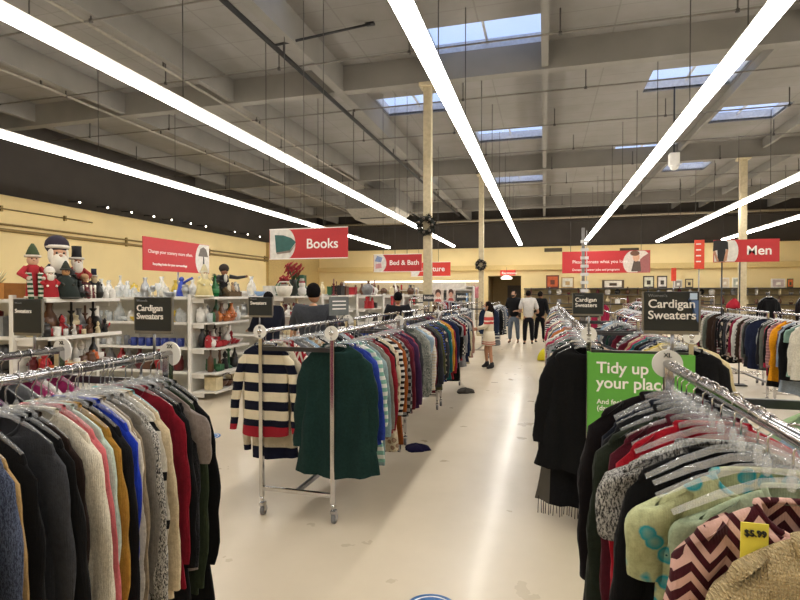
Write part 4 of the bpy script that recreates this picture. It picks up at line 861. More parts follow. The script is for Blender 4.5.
for gi, nm in ((3, 'fourth'), (4, 'fifth'), (5, 'sixth'), (6, 'seventh')):
    fill('on top of the %s end shelf' % nm, ['figurine', 'vase', 'candlestick', 'jar', 'box', 'clock'], ['cream', 'dark red', 'brown', 'brown', 'white', 'white', 'grey', 'black'], endf(gi, 0), 8, 1.35, 20 + gi)
    fill('on the second shelf of the %s end shelf' % nm, ['figurine', 'bowl', 'mug', 'box', 'book'], ['white', 'black', 'red', 'brown', 'cream'], endf(gi, 1), 7, 1.2, 30 + gi)
    fill('on the third shelf of the %s end shelf' % nm, ['basket', 'bowl', 'box', 'jar'], ['white', 'cream', 'dark red', 'black'], endf(gi, 2), 4, 1.5, 40 + gi)
    fill('on the %s shelving run' % nm, ['book', 'box', 'clock', 'vase'], ['black', 'cream', 'red', 'white', 'brown', 'green'], runf(gi, 0, -6.8, -5.4), 4, 1.5, 50 + gi)
fill('in the rear row of the middle shelf, nearest end shelf', ['figurine', 'jar', 'mug', 'candlestick', 'vase'], ['brown', 'white', 'grey', 'black', 'cream'], endf(0, 1, .1), 10, 1.05, 71)
fill('in the rear row of the lower shelf, nearest end shelf', ['figurine', 'candlestick', 'vase', 'bottle'], ['brown', 'dark red', 'white', 'black'], endf(0, 2, .1), 10, 1.1, 72)
fill('in the front row of the middle shelf, nearest end shelf', ['figurine', 'mug', 'candle'], ['white', 'black', 'brown', 'cream'], endf(0, 1, .33, .15, .85), 7, .6, 73)
fill('in the rear row, upper shelf of the second end shelf', ['jar', 'vase', 'figurine', 'bottle'], ['brown', 'green', 'white', 'grey'], endf(1, 1, .1), 9, 1.0, 74)
fill('in the rear row, red-ware shelf of the second end shelf', ['figurine', 'vase', 'candlestick'], ['dark red', 'brown', 'white', 'black'], endf(1, 2, .1), 9, 1.0, 75)
fill('in the rear row on the second shelf, third end shelf', ['figurine', 'vase', 'jar'], ['dark red', 'brown', 'white', 'cream'], endf(2, 1, .1), 9, 1.0, 76)
fill('at the rear on the second shelf top', ['vase', 'figurine', 'bottle', 'jar'], ['brown', 'clear', 'white', 'grey', 'green'], endf(1, 0, .08), 8, .85, 77)
fill('at the front of the nearest shelf top', ['figurine', 'jar', 'vase'], ['brown', 'dark red', 'white', 'black'], endf(0, 0, .34, .3, .95), 7, .6, 78)
fill('at the left edge on the nearest shelving run', ['box', 'jar', 'teapot'], ['black', 'grey', 'dark red', 'silver'], runf(0, 1, -5.75, -5.3, .15), 3, 1.3, 60)
fill('low at the left edge on the nearest shelving run', ['box', 'clock'], ['black', 'grey'], runf(0, 2, -5.75, -5.3, .15), 3, 1.5, 61)

# Christmas figures etc.
def figure(name, label, px, Yo, h, robe, trim, hat, beard='#e3ddd0', face='#c99a7c', xr=-4.86, zb=None, fat=1.0, hatshape='cone', rot=1.15, arms=True, cat='figurine', hs=1.0):
    Y, _ = at_x(px, 290, xr) if Yo is None else (Yo, 0); zb = SZ[0] + EZ if zb is None else zb
    o = empty(name, (xr, Y, zb), label, cat, None, (0, 0, rot)); s = h
    part('robe', MB().lathe([(.2 * fat * s, 0), (.24 * fat * s, .03 * s), (.2 * fat * s, .25 * s), (.17 * fat * s, .45 * s), (.11 * s, .58 * s), (.06 * s, .62 * s)], 18, 0, None, 1, .8), mat(robe, .85), o)
    part('hem_trim', MB().tube([(.23 * fat * s * math.cos(2 * PI * k / 20), .19 * fat * s * math.sin(2 * PI * k / 20), .035 * s) for k in range(21)], .025 * s, 6), mat(trim, .9), o)
    hd = part('head', MB().ball((0, 0, .70 * s), (.095 * s, .095 * s, .11 * s), 14).ball((0, -.1 * s, .69 * s), .02 * s, 6), mat(face, .7), o)
    part('eyes', MB().ball((-.035 * s, -.088 * s, .72 * s), .012 * s, 6).ball((.035 * s, -.088 * s, .72 * s), .012 * s, 6), BLACK, hd)
    if beard: part('beard', MB().ball((0, -.065 * s, .60 * s), (.09 * s, .06 * s, .13 * s), 12).ball((-.07 * s, -.02 * s, .7 * s), (.03 * s, .06 * s, .09 * s), 8).ball((.07 * s, -.02 * s, .7 * s), (.03 * s, .06 * s, .09 * s), 8), mat(beard, .9), o)
    if hatshape == 'cone': hm = MB().lathe([(.115 * s, .755 * s), (.1 * s, .82 * s), (.06 * s, .92 * s), (.02 * s, .99 * s)], 14)
    elif hatshape == 'tall': hm = MB().lathe([(.09 * s, .76 * s), (.08 * s, .9 * s), (.085 * s, 1.0 * s), (.02 * s, 1.0 * s)], 14)
    else: hm = MB().ball((0, .02 * s, .79 * s), (.14 * s, .13 * s, .13 * s), 14)
    part('hat', hm, mat(hat, .85), o)
    if beard or hatshape == 'cone': part('hat_brim', MB().tube([(.11 * s * math.cos(2 * PI * k / 16), .11 * s * math.sin(2 * PI * k / 16), .765 * s) for k in range(17)], .025 * s, 6), mat(trim, .9), o)
    if hs != 1:
        for c_ in o.children:
            if c_.name.split('.')[0] in ('head', 'beard', 'hat', 'hat_brim'): q_ = hs * (.86 if c_.name[:3] == 'hat' else 1); c_.scale = (q_,) * 3; c_.location.z = -.62 * s * (q_ - 1) + (.07 * s if c_.name[:3] == 'hat' else 0)
    if arms:
        for q in (-1, 1):
            part('arm', MB().tube([(q * .1 * s, 0, .56 * s), (q * .2 * s, -.05 * s, .45 * s), (q * .12 * s, -.17 * s, .38 * s)], [.05 * s, .055 * s, .045 * s], 8), mat(robe, .85), o)
            part('mitten', MB().ball((q * .11 * s, -.19 * s, .37 * s), .035 * s, 8), mat(trim, .8), o)
    return o
figure('santa_figure', 'large dark-robed Santa figure with long white beard and black hat on the nearest shelf top', 58, None, .62, '#1c1a1c', '#d8d2c6', '#231a2c', fat=1.1, hatshape='ball', xr=-4.95, hs=1.55)
figure('santa_figure', 'small red Santa figure with white hat in front of the dark Santa', 50, None, .36, '#a01c24', '#ddd6ca', '#dedad2', hatshape='ball', xr=-4.78)
o = figure('jester_doll', 'standing red elf doll with green hooked hat and striped legs', 33, None, .56, '#a3202a', '#c9beb0', '#3c4a2c', beard=None, face='#cda48a', xr=-4.9, fat=.5)
for q in (-1, 1):
    part('striped_leg', MB().tube([(q * .04, -.1, .0), (q * .05, -.06, .26)], .025, 8), K('#d8d4c8', 'stripe', '#2c5138', None, .045), o)
figure('black_robed_figurine', 'dark green robed figurine with tan face between the two Santas and the nutcracker', 66, None, .4, '#18231e', '#3a3a34', '#23281f', None, '#b98a5c', -4.76, fat=1.4)
figure('nutcracker_figure', 'tall red nutcracker with black and white hat behind the dark figures', 77, None, .58, '#8e2620', '#c8c2b8', '#191a1e', '#d8d2c6', '#b07a5a', -4.98, fat=.7, hatshape='tall')
figure('snow_figure', 'small brown-headed figure beside the nutcracker', 85, None, .3, '#4a1c1c', '#c8b490', '#b08a62', None, '#c09068', -4.85, hatshape='ball')
figure('black_soldier_figurine', 'small black soldier figure with navy hat at the right of the nearest shelf top', 94, None, .34, '#17181c', '#cfc9bd', '#1a2138', '#b8a888', '#b78d6e', -4.95, hatshape='tall')
for i, px in enumerate((83, 87, 91, 95)):
    Y, _ = at_x(px, 290, -4.74); o = empty('toy_candle', (-4.74, Y, SZ[0] + EZ), '%s of four white candles on the nearest shelf top' % ORD[i], 'candle', 'white candles on the nearest shelf top'); part('wax', MB().tube([(0, 0, 0), (0, 0, .15)], .012, 8), mat('#e2ddd0', .6), o); part('wick', MB().tube([(0, 0, .15), (0, 0, .165)], .002, 4), BLACK, o)
# little tree
def tree(name, label, loc, h, r, col, seed=1):
    o = empty(name, loc, label, 'artificial tree'); rr = random.Random(seed); b = MB()
    for k in range(420):
        t = rr.random() ** 1.4; a = rr.uniform(0, 2 * PI); q = r * (1 - t) * rr.uniform(.5, 1); p = Vector((q * math.cos(a), q * math.sin(a), h * (.1 + .9 * t))); d_ = Vector((math.cos(a), math.sin(a), rr.uniform(-.5, .3))) * .05; sd = Vector((-math.sin(a), math.cos(a), rr.uniform(-.5, .5))) * .012
        b.add([p - sd, p + sd, p + d_], [(0, 1, 2)])
    b.lathe([(r * .8, h * .1), (r * .4, h * .5), (.01, h)], 12); part('foliage', b, mat(col, .8), o); part('stand', MB().lathe([(.06, 0), (.05, .02), (.012, .03), (.012, h * .15)], 10), mat('#4a3322', .7), o); return o
tree('artificial_tree', 'dark little artificial Christmas tree at the front of the nearest shelf top', (-4.8, at_x(70, 290, -4.8)[0] + .05, SZ[0] + EZ), .26, .15, '#1c2620', 2)
tree('artificial_tree', 'small frosted artificial tree beside the green bottle on the second shelf top', (-4.95, 7.05, SZ[0] + EZ), .36, .14, '#3a3f2e', 3)
# crate and plant at the left edge
o = empty('wooden_crate', (-5.5, 4.1, SZ[0] + .002), 'plain orange-brown wooden crate on the shelf top at the left edge', 'crate'); WD = mat('#b47a3c', .6)
part('crate_body', MB().box((0, -.1, .085), (.5, .02, .17)).box((0, .2, .085), (.5, .02, .17)).box((-.24, .05, .085), (.02, .3, .17)).box((.24, .05, .085), (.02, .3, .17)).box((0, .05, .01), (.48, .3, .02)), WD, o, .003)
o = empty('artificial_flower', (-5.62, 4.12, SZ[0] + .03), 'pale leafy artificial flowers standing in the wooden crate', 'plant'); b = MB(); rr = random.Random(5)
for k in range(40):
    a = rr.uniform(0, 6.28); q = rr.uniform(.02, .13); p = Vector((q * math.cos(a) * .4, q * math.sin(a) * .4, .1)); e = Vector((q * math.cos(a) * 1.4, q * math.sin(a) * 1.4, rr.uniform(.2, .32))); sd = Vector((-math.sin(a), math.cos(a), 0)) * .015; b.add([p, (p + e) / 2 - sd, e, (p + e) / 2 + sd], [(0, 1, 2, 3)])
part('leaves', b, mat('#b8b48c', .7), o); part('stem', MB().tube([(0, 0, 0), (0, 0, .15)], .02, 8), mat('#5d6b3f', .7), o)
# second shelf top: angel, bottle, singer doll
figure('angel_figure', 'pale cream-robed angel figure on the second shelf top before the scenery sign', None, 6.72, .5, '#cfc08a', '#d8d2bc', '#c9bd98', '#d9cfae', '#c9a488', -4.9, fat=1.15)
o = empty('green_bottle', (-4.86, 6.93, SZ[0] + EZ), 'green glass bottle with label on the second shelf top', 'bottle'); part('glass', MB().lathe([(.055, 0), (.06, .02), (.06, .17), (.02, .24), (.018, .32), (.022, .33)], 16), mat('#0f5a2c', .15), o); part('bottle_label', MB().lathe([(.0615, .06), (.0615, .13)], 16), mat('#2f7a45', .5), o)
o = figure('singer_doll', 'black-suited doll with curly dark hair and one arm outstretched on the second shelf top', None, 7.3, .58, '#17171a', '#c9c2b4', '#2a2018', None, '#8a5a40', -4.95, fat=.75, hatshape='ball', arms=False, cat='doll', rot=.9)
part('arm', MB().tube([(.08, 0, .33), (.2, -.04, .31), (.32, -.08, .33)], [.035, .028, .02], 8), BLACK, o); part('hand', MB().ball((.335, -.085, .335), .022, 8), mat('#8a5a40', .7), o); part('arm', MB().tube([(-.08, 0, .33), (-.13, -.06, .26), (-.05, -.13, .24)], [.035, .03, .02], 8), BLACK, o)
part('shirt_front', MB().ball((0, -.065, .3), (.03, .03, .07), 8), mat('#d6d2ca', .7), o)
o = empty('nativity_group', (-4.84, 7.3, SZ[0] + EZ), 'brown rustic nativity scene with pale figures on the second shelf top', 'decoration')
part('stable', MB().box((0, .0, .04), (.2, .34, .08)).add([(-.08, -.17, .08), (.08, -.17, .08), (.08, .17, .08), (-.08, .17, .08), (-.0, -.15, .16), (0, .15, .16)], [(0, 1, 4), (1, 2, 5, 4), (2, 3, 5), (3, 0, 4, 5)]), mat('#5c4a30', .9, 0, .4, 40), o)
for k in range(3): part('figure', MB().lathe([(.035, .08), (.03, .16), (.012, .2)], 10).ball((0, 0, .215), .024, 8), mat(['#cfc4ae', '#a98a6a', '#d8d4ca'][k], .8), o, 0, (.04, -.1 + .1 * k, 0))
o = empty('blue_figurine', (-5.4, 6.85, SZ[0] + .002), 'bright blue draped figurine at the right end of the glassware top shelf', 'figurine'); part('body', MB().lathe([(.09, 0), (.07, .1), (.05, .2), (.02, .26)], 14).ball((0, 0, .28), .04, 10).tube([(.03, 0, .22), (.12, -.02, .26), (.2, 0, .3)], .02, 8), mat('#2740a8', .4), o); part('base', MB().lathe([(.1, 0), (.1, .015)], 14), WHITE, o)
# third shelf top
o = empty('white_ceramic_basket', (-4.9, 9.2, SZ[0] + EZ), 'white woven ceramic basket on the third shelf top', 'basket'); part('bowl', MB().lathe([(.11, 0), (.15, .08), (.17, .2), (.155, .2), (.13, .05)], 18), mat('#cfcabd', .5), o); part('handle', MB().tube([(-.16, 0, .19), (-.1, 0, .28), (.1, 0, .28), (.16, 0, .19)], .012, 6), mat('#cfcabd', .5), o)
def bouquet(name, label, loc, r, vh, vcol, n=30, seed=3):
    o = empty(name, loc, label, 'flowers'); rr = random.Random(seed)
    part('vase', MB().lathe([(.07, 0), (.1, .08), (.07, vh * .8), (.09, vh)], 14), mat(vcol, .4), o); b = MB(); g = MB()
    for k in range(n):
        d_ = Vector((rr.uniform(-1, 1), rr.uniform(-1, 1), rr.uniform(-.5, 1))).normalized() * r * rr.uniform(.6, 1); c = Vector((0, 0, vh + r * .8)) + d_
        for j in range(6):
            a = j * PI / 3 + k; e = c + Vector((math.cos(a), math.sin(a) * .5, math.sin(a + 1))) * .065; sd = Vector((math.sin(a), .3, math.cos(a))) * .025; b.add([c, (c + e) / 2 + sd, e, (c + e) / 2 - sd], [(0, 1, 2, 3)])
        g.tube([(0, 0, vh * .9), c], .004, 4)
    part('petals', b, mat('#8f1420', .7), o); part('stems', g, mat('#2a4a2a', .7), o); return o
bouquet('poinsettia_bouquet', 'big dark red poinsettia bouquet in a dark vase on the third shelf top', (-4.92, 9.62, SZ[0] + EZ), .2, .34, '#17231d', 42)
bouquet('poinsettia_bouquet', 'small bright red flowers rising from the white basket', (-4.95, 9.3, SZ[0] + EZ + .02), .09, .22, '#8d8a80', 14, 5)
o = empty('snowman_figure', (-4.86, 9.9, SZ[0] + EZ), 'white snowman figure with red scarf and green hat on the third shelf top', 'figurine'); part('snow_body', MB().ball((0, 0, .1), .1, 14).ball((0, 0, .24), .07, 12).ball((0, 0, .34), .05, 12), mat('#d6d4ce', .8), o); part('scarf', MB().tube([(.05 * math.cos(2 * PI * k / 12), .05 * math.sin(2 * PI * k / 12), .29) for k in range(13)], .018, 6), mat('#a02030', .8), o); part('hat', MB().lathe([(.06, .37), (.045, .375), (.04, .44), (.01, .44)], 12), mat('#26543a', .8), o)
o = empty('green_gift_box', (-4.95, 10.05, SZ[0] + EZ), 'tall dark green gift box with white emblem on the third shelf top', 'box'); part('carton', MB().box((0, 0, .22), (.12, .26, .44)), mat('#174a2c', .5), o, .004); part('emblem', MB().ball((.062, 0, .22), (.004, .06, .07), 10), mat('#cfd6cc', .5), o)

# ---- lit valance and shelving along the far left wall ---------------------
X0, z0 = at_y(345, 282, 30.6); X1, _ = at_y(478, 282, 30.6)
o = empty('wall_shelving', ((X0 + X1) / 2, 30.7, 0), 'distant wall shelving with a bright white top light strip, left of the entrance', 'shelf'); w_ = X1 - X0
part('light_strip', MB().box((0, 0, z0), (w_, .3, .1)), emis('#fff6e6', 1.6), o); part('back_panel', MB().box((0, .25, z0 / 2), (w_, .06, z0)), mat('#b9ad95', .7), o)
for k in range(4): part('shelf', MB().box((0, .0, .4 + .45 * k), (w_, .45, .04)), PANELW, o)
rr = random.Random(77)
for k in range(34):
    c = rr.choice(['cream', 'pink', 'red', 'brown', 'white', 'light blue', 'grey', 'black']); kd = rr.choice(['box', 'book', 'basket', 'vase'])
    ware(kd, c, (X0 + .2 + (w_ - .4) * (k % 17) / 16, 30.65, [1.77, 1.32][k // 17]), 'on the distant lit wall shelving', 1.5, 0)
o = empty('bookcase', (-2.95, 17.0, 0), 'white bookcase full of books left of the two poster panels', 'bookcase')
part('case', MB().box((0, .16, .9), (1.5, .03, 1.8)).box((-.74, 0, .9), (.03, .32, 1.8)).box((.74, 0, .9), (.03, .32, 1.8)).box((0, 0, 1.81), (1.5, .34, .03)), SHW, o)
for k in range(5): part('shelf', MB().box((0, 0, .1 + .4 * k), (1.45, .3, .025)), SHW, o)
for s_ in range(2):
    for k in range(14): ware('book', rr.choice(['black', 'cream', 'red', 'white', 'brown', 'green', 'blue', 'light blue']), (-3.6 + .098 * k, 16.97, 1.313 - .4 * s_), 'in the white bookcase, %s row' % ('upper' if s_ == 0 else 'lower'), (1.6, 1.2, 1.3), 0, grp='books in the white bookcase')
# poster panels with portraits
def poster(label, x0, y0, x1, y1, Y, kind):
    cx, cz, w_, h_ = span(x0, y0, x1, y1, Y); o = board('poster_panel', label, 'poster', cx, Y, cz, w_, h_, mat({'p': '#cbbdb2', 'b': '#2b2f33', 'w': '#d8d4cb'}[kind], .5)); 
    if kind == 'p':
        part('portrait_hair', ellipse(0, .08, w_ * .28, h_ * .3, -.013), mat('#4a2f26', .6), o); part('portrait_face', ellipse(0, .02, w_ * .2, h_ * .24, -.017), mat('#c99580', .6), o); part('portrait_shirt', poly([(-w_ * .35, -h_ * .47), (w_ * .35, -h_ * .47), (w_ * .18, -h_ * .22), (-w_ * .18, -h_ * .22)], -.019), mat('#b5534f', .6), o)
    if kind == 'b': text('Intimates', .1, (-w_ * .4, -.013, -.02), LETTER, o, .01)
    part('pole', MB().tube([(0, .03, -h_ / 2), (0, .03, -cz)], .014, 6), STEEL, o); return o
poster('left portrait poster of a dark-haired woman above the left racks', 433, 290, 443.5, 302, 12.8, 'p'); poster('right portrait poster of a smiling face above the left racks', 446.5, 290, 455.5, 301, 12.8, 'p')
poster('black lettered panel right of the two portrait posters', 456, 293, 466, 300.5, 12.7, 'b'); poster('pale panel with dark tiles above the portrait posters', 432, 283, 466, 289.5, 13.4, 'w')
poster('black lettered panel at the foot of the near column', 423, 294.5, 434, 301.5, 10.6, 'b')
o = empty('flamingo_balloon', (at_y(477, 290, 20)[0], 20, at_y(477, 290, 20)[1]), 'pink decoration standing high left of the far entrance', 'decoration'); part('body', MB().ball((0, 0, -.1), (.2, .1, .22), 12).tube([(0, 0, 0), (.12, 0, .12), (.2, 0, .2)], [.1, .07, .04], 8), mat('#c9808c', .6), o); part('stand', MB().tube([(0, 0, -.3), (0, 0, -at_y(477, 290, 20)[1])], .02, 6), BLACK, o)

# frames and shelf along the right part of the far wall
xa = at_y(524, 290, 30.9)[0]; xb = at_y(800, 290, 30.9)[0] + 1
o = empty('wall_shelving', ((xa + xb) / 2, 30.9, 0), 'long dark wall shelving with framed pictures on top, right of the entrance', 'shelf'); w_ = xb - xa
zs = at_y(640, 288.5, 30.9)[1]
part('top_shelf', MB().box((0, 0, zs), (w_, .6, .06)), mat('#3b3a38', .5), o); part('back_panel', MB().box((0, .3, zs / 2), (w_, .05, zs)), mat('#b8a67e', .7), o)
for k in range(3): part('shelf', MB().box((0, 0, .5 + .5 * k), (w_, .5, .04)), mat('#4a4843', .6), o)
for i, (x0, y0, x1, y1, c, fr) in enumerate([(546, 275, 559, 288, '#b5552a', '#5a2c1c'), (561, 276, 574, 287, '#c9c6b8', '#a58a5c'), (602, 281, 624, 289, '#e3ded0', '#4a3a28'), (643, 275, 654, 287, '#cfd0bb', '#3a3026'), (657, 275, 667, 287, '#d9d4cc', '#3a3026'),
       (674, 280, 682, 288, '#8d8880', '#d8d4cc'), (685, 279, 693, 288, '#c9b98f', '#3a3026'), (720, 277, 729, 287, '#cdbba0', '#d8d2c6'), (732, 277, 742, 287, '#aab0a2', '#ddd8cc'), (771, 277, 785, 286, '#b9a6a4', '#ddd8cf'), (787, 277, 793, 286, '#c0602c', '#30402c')]):
    cx, cz, w2, h2 = span(x0, y0, x1, y1, 30.8)
    nm = ['orange picture with glowing shapes', 'pale picture in a thin tan frame', 'wide white picture', 'pale green picture in a dark frame', 'pale pink picture in a dark frame', 'grey photo in a white frame', 'tan picture in a dark frame', 'small brown picture in a cream frame', 'grey-green picture in a white frame', 'mauve picture in a white frame', 'orange and green picture'][i]
    o = board('picture_frame', nm + ' standing on the far right wall shelf', 'picture', cx, 30.8, zs + .03 + h2 / 2, w2, h2, mat(fr, .5), 0, .05, 'framed pictures on the far wall shelf'); part('picture', MB().box((0, -.03, 0), (w2 * .78, .012, h2 * .78)), mat(c, .6, 0, .25, 4), o)
    part('motif', MB().box((0, -.04, -h2 * .05), (w2 * .34, .008, h2 * .34)), mat(fr, .6, 0, .3, 6), o)
rr = random.Random(9)
for k in range(56):
    ware(rr.choice(['box', 'vase', 'basket', 'book', 'jar', 'clock']), rr.choice(['white', 'grey', 'cream', 'black', 'dark red', 'brown', 'silver']), (xa + .4 + (w_ - .8) * (k % 28) / 27, 30.8, 1.522 if k < 28 else 1.022), 'on the dark wall shelving at the far right', 1.7, 0)

# ---- people ---------------------------------------------------------------
def skin(pts, edges, rad, sub=1):
    me = bpy.data.meshes.new('tmp'); me.from_pydata([tuple(p) for p in pts], edges, []); o = bpy.data.objects.new('tmp', me); COL.objects.link(o)
    sm = o.modifiers.new('s', 'SKIN'); sm.use_smooth_shade = True; sb = o.modifiers.new('u', 'SUBSURF'); sb.levels = sb.render_levels = sub
    for i, r in enumerate(rad):
        rx, ry = r if isinstance(r, tuple) else (r, r); me.skin_vertices[0].data[i].radius = (rx, ry); me.skin_vertices[0].data[i].use_root = (i == 0)
    dg = bpy.context.evaluated_depsgraph_get(); ev = o.evaluated_get(dg); m2 = bpy.data.meshes.new_from_object(ev)
    vs = [v.co.copy() for v in m2.vertices]; fs = [tuple(p.vertices) for p in m2.polygons]
    bpy.data.objects.remove(o); bpy.data.meshes.remove(me); bpy.data.meshes.remove(m2); return vs, fs
def person(label, loc, face, H, skinc, hairc, topc, legc, shoec, hands, dress=False, long_hair=False, sleeve=1.0, stance=.1, lean=0, mask=None, cap=False, headturn=0, loglen=1, legmat=None, topmat=None):
    o = empty('person', loc, label, 'person', None, (0, 0, face)); k = H
    V = lambda x, y, z: Vector((x * k, y * k, z * k))
    pel = V(0, 0, .53); wst = V(0, .005 + lean * .4, .62); chs = V(0, .01 + lean, .74); nb = V(0, lean * 1.2, .82); nt = V(0, .01 + lean * 1.35, .865)
    pts = [pel, wst, chs, nb, nt]; ed = [(0, 1), (1, 2), (2, 3), (3, 4)]; rad = [(.064 * k, .05 * k), (.056 * k, .044 * k), (.066 * k, .048 * k), (.034 * k, .032 * k), (.03 * k, .03 * k)]
    arms = []; legs = []
    for s_ in (-1, 1):
        sh = V(s_ * .108, lean * 1.05, .80); hd = Vector(hands[0 if s_ < 0 else 1]) * k
        mid = (sh + hd) / 2; L = (hd - sh).length; tot = .345 * k; off = math.sqrt(max(0, (tot / 2) ** 2 - (L / 2) ** 2))
        el = mid + Vector((s_ * .35, -.55, -.75)).normalized() * off
        b0 = len(pts); pts += [sh, el, hd]; ed += [(2, b0), (b0, b0 + 1), (b0 + 1, b0 + 2)]; rad += [.028 * k, .024 * k, .017 * k]; arms.append((sh, el, hd))
        dr = (hd - el).normalized(); pm = hd + dr * .035 * k; pts.append(pm); ed.append((b0 + 2, b0 + 3)); rad.append((.020 * k, .012 * k)); pi = b0 + 3
        side = dr.cross(Vector((0, 0, 1))); side = side.normalized() if side.length > .1 else Vector((0, 1, 0)); dn = side.cross(dr) * -1
        for f_ in range(4):
            p1 = pm + side * (f_ - 1.5) * .0115 * k + dr * .02 * k; ln = (.024, .028, .026, .02)[f_] * k
            i0 = len(pts); pts += [p1, p1 + dr * ln + dn * .006 * k, p1 + dr * ln * 1.5 + dn * .018 * k]; ed += [(pi, i0), (i0, i0 + 1), (i0 + 1, i0 + 2)]; rad += [.0052 * k, .0048 * k, .004 * k]
        i0 = len(pts); pts += [hd + dr * .015 * k - side * s_ * .02 * k, hd + dr * .04 * k - side * s_ * .03 * k]; ed += [(b0 + 2, i0), (i0, i0 + 1)]; rad += [.006 * k, .005 * k]
        hip = V(s_ * .05, 0, .5); kn = V(s_ * (.055 + stance * .1), .012 + s_ * stance * .25, .285); an = V(s_ * (.055 + stance * .15), s_ * stance * .3 - .01, .045); to = an + V(s_ * .01, .085, -.03); hl = an + V(0, -.025, -.025)
        b0 = len(pts); pts += [hip, kn, an, to]; ed += [(0, b0), (b0, b0 + 1), (b0 + 1, b0 + 2), (b0 + 2, b0 + 3)]; rad += [.048 * k, .034 * k, .02 * k, .018 * k]; legs.append((hip, kn, an, to, hl))
    vs, fs = skin(pts, ed, rad); b = MB().add(vs, fs, True)
    hc = V(0, .02 + lean * 1.5, .93); R = Matrix.Translation(hc) @ Matrix.Rotation(headturn, 4, 'Z') @ Matrix.Rotation(-lean * 2, 4, 'X')
    b.ball((0, 0, 0), (.044 * k, .054 * k, .066 * k), 18, 0, R).ball((0, .022 * k, -.035 * k), (.032 * k, .032 * k, .034 * k), 14, 0, R).ball((0, .056 * k, -.008 * k), (.008 * k, .012 * k, .012 * k), 8, 0, R)
    for s_ in (-1, 1): b.ball((s_ * .045 * k, 0, -.005 * k), (.006 * k, .01 * k, .014 * k), 8, 0, R)
    for s_ in (-1, 1): b.ball((s_ * .018 * k, .048 * k, .006 * k), (.007 * k, .006 * k, .005 * k), 8, 1, R).ball((s_ * .018 * k, .053 * k, .006 * k), (.003 * k, .003 * k, .003 * k), 6, 2, R)
    b.ball((0, .05 * k, -.033 * k), (.014 * k, .006 * k, .004 * k), 8, 3, R)
    part('body', b, [mat(skinc, .6), mat('#e0dcd4', .4), BLACK, mat('#8a4a44', .6)], o)
    hm = MB().ball((0, -.008 * k, .012 * k), (.05 * k, .056 * k, .062 * k), 18, 0, R)
    hb = MB()
    for (p, f) in [(hm.v, hm.f)]: hb.add(p, [q for q in f if not any((R.inverted() @ Vector(p[i])).y > .034 * k and (R.inverted() @ Vector(p[i])).z < .04 * k for i in q)], True)
    if long_hair: hb.tube([R @ V(0, -.03, .03), R @ V(0, -.045, -.05), R @ V(0, -.055, -.14), R @ V(0, -.05, -.2)], [.045 * k, .055 * k, .05 * k, .02 * k], 14)
    part('hair', hb, mat(hairc, .95, 0, .3, 60, .08), o)
    if mask: part('face_mask', MB().ball((0, .035 * k, -.03 * k), (.034 * k, .026 * k, .026 * k), 12, 0, R), mat(mask, .8), o)
    if cap: part('cap', MB().ball((0, 0, .03 * k), (.052 * k, .058 * k, .05 * k), 14, 0, R).box((0, .06 * k, .03 * k), (.06 * k, .05 * k, .006 * k), 0, R), mat('#3a3a38', .8), o)
    # top
    P = [V(0, 0, .47 if not dress else .5), wst, chs, V(0, lean * 1.15, .825)]; E = [(0, 1), (1, 2), (2, 3)]; Rd = [(.115 * k, .086 * k), (.1 * k, .076 * k), (.115 * k, .08 * k), (.064 * k, .058 * k)]
    for sh, el, hd in arms:
        q = el + (hd - el) * (sleeve - .5) * 1.7 if sleeve > .5 else sh + (el - sh) * .8; i0 = len(P); P += [sh + V(0, 0, .012)]; Rd += [.062 * k]; E += [(2, i0)]
        if sleeve > .5: P += [el, q]; Rd += [.036 * k, .028 * k]; E += [(i0, i0 + 1), (i0 + 1, i0 + 2)]
        else: P += [q]; Rd += [.04 * k]; E += [(i0, i0 + 1)]
    vs, fs = skin(P, E, Rd); tb = MB().add(vs, fs, True)
    if dress: tb.lathe([(.098 * k, .56 * k), (.11 * k, .48 * k), (.125 * k, .36 * k), (.12 * k, .355 * k), (.09 * k, .5 * k)], 20, 0, None, 1, .8)
    part('dress' if dress else 'shirt', tb, topmat or mat(topc, .9), o)
    if not dress:
        P = [V(0, 0, .545), V(0, 0, .51)]; E = [(0, 1)]; Rd = [(.088 * k, .07 * k), (.09 * k, .072 * k)]
        for hip, kn, an, to, hl in legs: i0 = len(P); P += [hip + V(0, 0, -.04), kn, an + V(0, 0, .015)]; Rd += [.064 * k, .046 * k, .036 * k]; E += [(1, i0), (i0, i0 + 1), (i0 + 1, i0 + 2)]
        vs, fs = skin(P, E, Rd); part('trousers', MB().add(vs, fs, True), legmat or K(legc), o)
    for hip, kn, an, to, hl in legs:
        top_ = an + V(0, 0, .07 if dress else .01)
        vs, fs = skin([an, top_, hl + V(0, 0, .005), to + V(0, 0, .0)], [(0, 1), (0, 2), (0, 3)], [.03 * k, .03 * k, .022 * k, .019 * k]); zmin = min(v.z for v in vs)
        part('boot' if dress else 'shoe', MB().add([v if v.z > 0 else Vector((v.x, v.y, 0)) for v in vs], fs, True), mat(shoec, .6), o)
    return o
def man_at(px, py, Y): return at_y(px, py, Y)[0]
person('man seen from behind in dark grey shirt with short black hair, behind the left racks', (man_at(313, 300, 5.75), 5.75, 0), .15, 1.72, '#b98a68', '#151313', '#43454a', '#24262c', '#1c1c1c', [(-.14, .18, .6), (.14, .18, .6)], topmat=K('#3d3f44'), sleeve=.4)
person('person in dark navy top leaning at the third white shelf', (-4.15, 7.35, 0), .9, 1.62, '#b98a68', '#161414', '#1a1e2a', '#1b1d26', '#1c1c1c', [(-.12, .26, .62), (.12, .26, .66)], topmat=K('#191c28'), lean=.03)
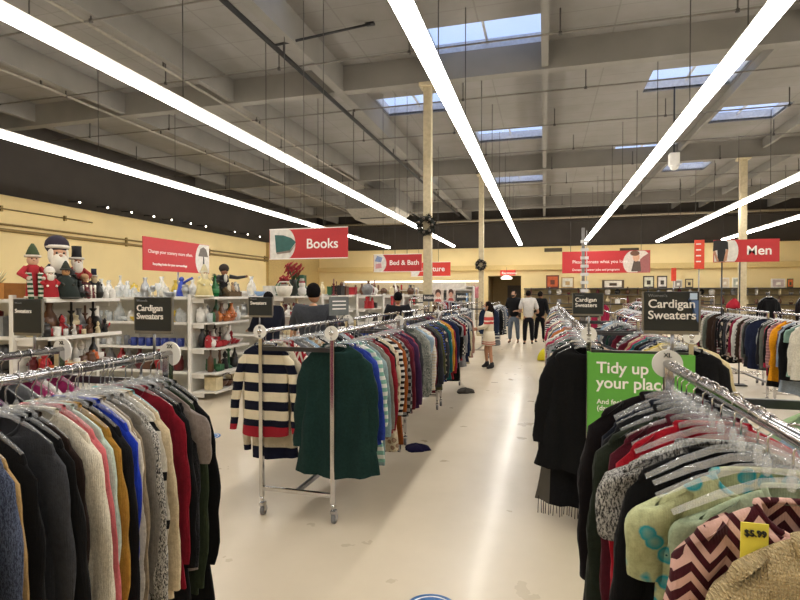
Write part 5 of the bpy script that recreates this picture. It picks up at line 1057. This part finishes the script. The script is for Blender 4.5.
wd = NT('knit_dress'); v = wd.coord(); sx_ = wd.n('ShaderNodeSeparateXYZ'); wd.l(v, sx_.inputs[0]); z = wd.math('DIVIDE', sx_.outputs[2], 1.42)
wd.l(wd.ramp(z, [(0, '#d6cab2'), (.365, '#b3403c'), (.38, '#d6cab2'), (.395, '#b3403c'), (.41, '#d6cab2'), (.665, '#c0443f'), (.70, '#e0d6c4'), (.72, '#c0443f'), (.77, '#d6cab2')], 'CONSTANT'), wd.b.inputs['Base Color']); wd.b.inputs['Roughness'].default_value = .9
person('shopper in cream knit dress with red stripes and black boots, browsing the left racks', (man_at(489, 330, 11.1), 11.1, 0), PI / 2 + .1, 1.42, '#b07f60', '#17120f', '#d6cab2', '#b07f60', '#15151a', [(-.07, .2, .60), (.07, .2, .57)], dress=True, long_hair=True, topmat=wd.m, mask='#9aa3a6', stance=.12)
person('person in black T-shirt and grey jeans with face mask facing the camera', (man_at(514, 320, 17.0), 17.0, 0), PI - .25, 1.68, '#a97f63', '#1c1613', '#17171a', '#66707c', '#2a2a2c', [(-.1, .17, .62), (.12, .12, .6)], mask='#17171a', sleeve=.4, topmat=K('#17171a'))
person('person in white T-shirt and black trousers seen from behind', (man_at(528.5, 320, 16.6), 16.6, 0), .12, 1.68, '#a0755a', '#1a1512', '#d9d4cd', '#17181d', '#1c1c1e', [(-.13, .1, .6), (.15, .08, .58)], sleeve=.4, topmat=K('#d2cdc6'))
person('person all in black standing right of the one in white', (man_at(540, 320, 17.3), 17.3, 0), -.4, 1.66, '#a0755a', '#1a1512', '#141417', '#141418', '#1c1c1e', [(-.13, .1, .6), (.13, .1, .56)], topmat=K('#141417'))
person('person with black hair bent behind the left racks, only the head showing', (man_at(398, 302, 9.4), 9.4, 0), .3, 1.62, '#b98a68', '#0f0f10', '#1d1d20', '#22242c', '#1c1c1c', [(-.14, .15, .6), (.14, .15, .6)], long_hair=False, topmat=K('#1d1d20'))
flush()
print('GARMENTS', GCOUNT[0], 'OBJECTS', len(SC.objects))
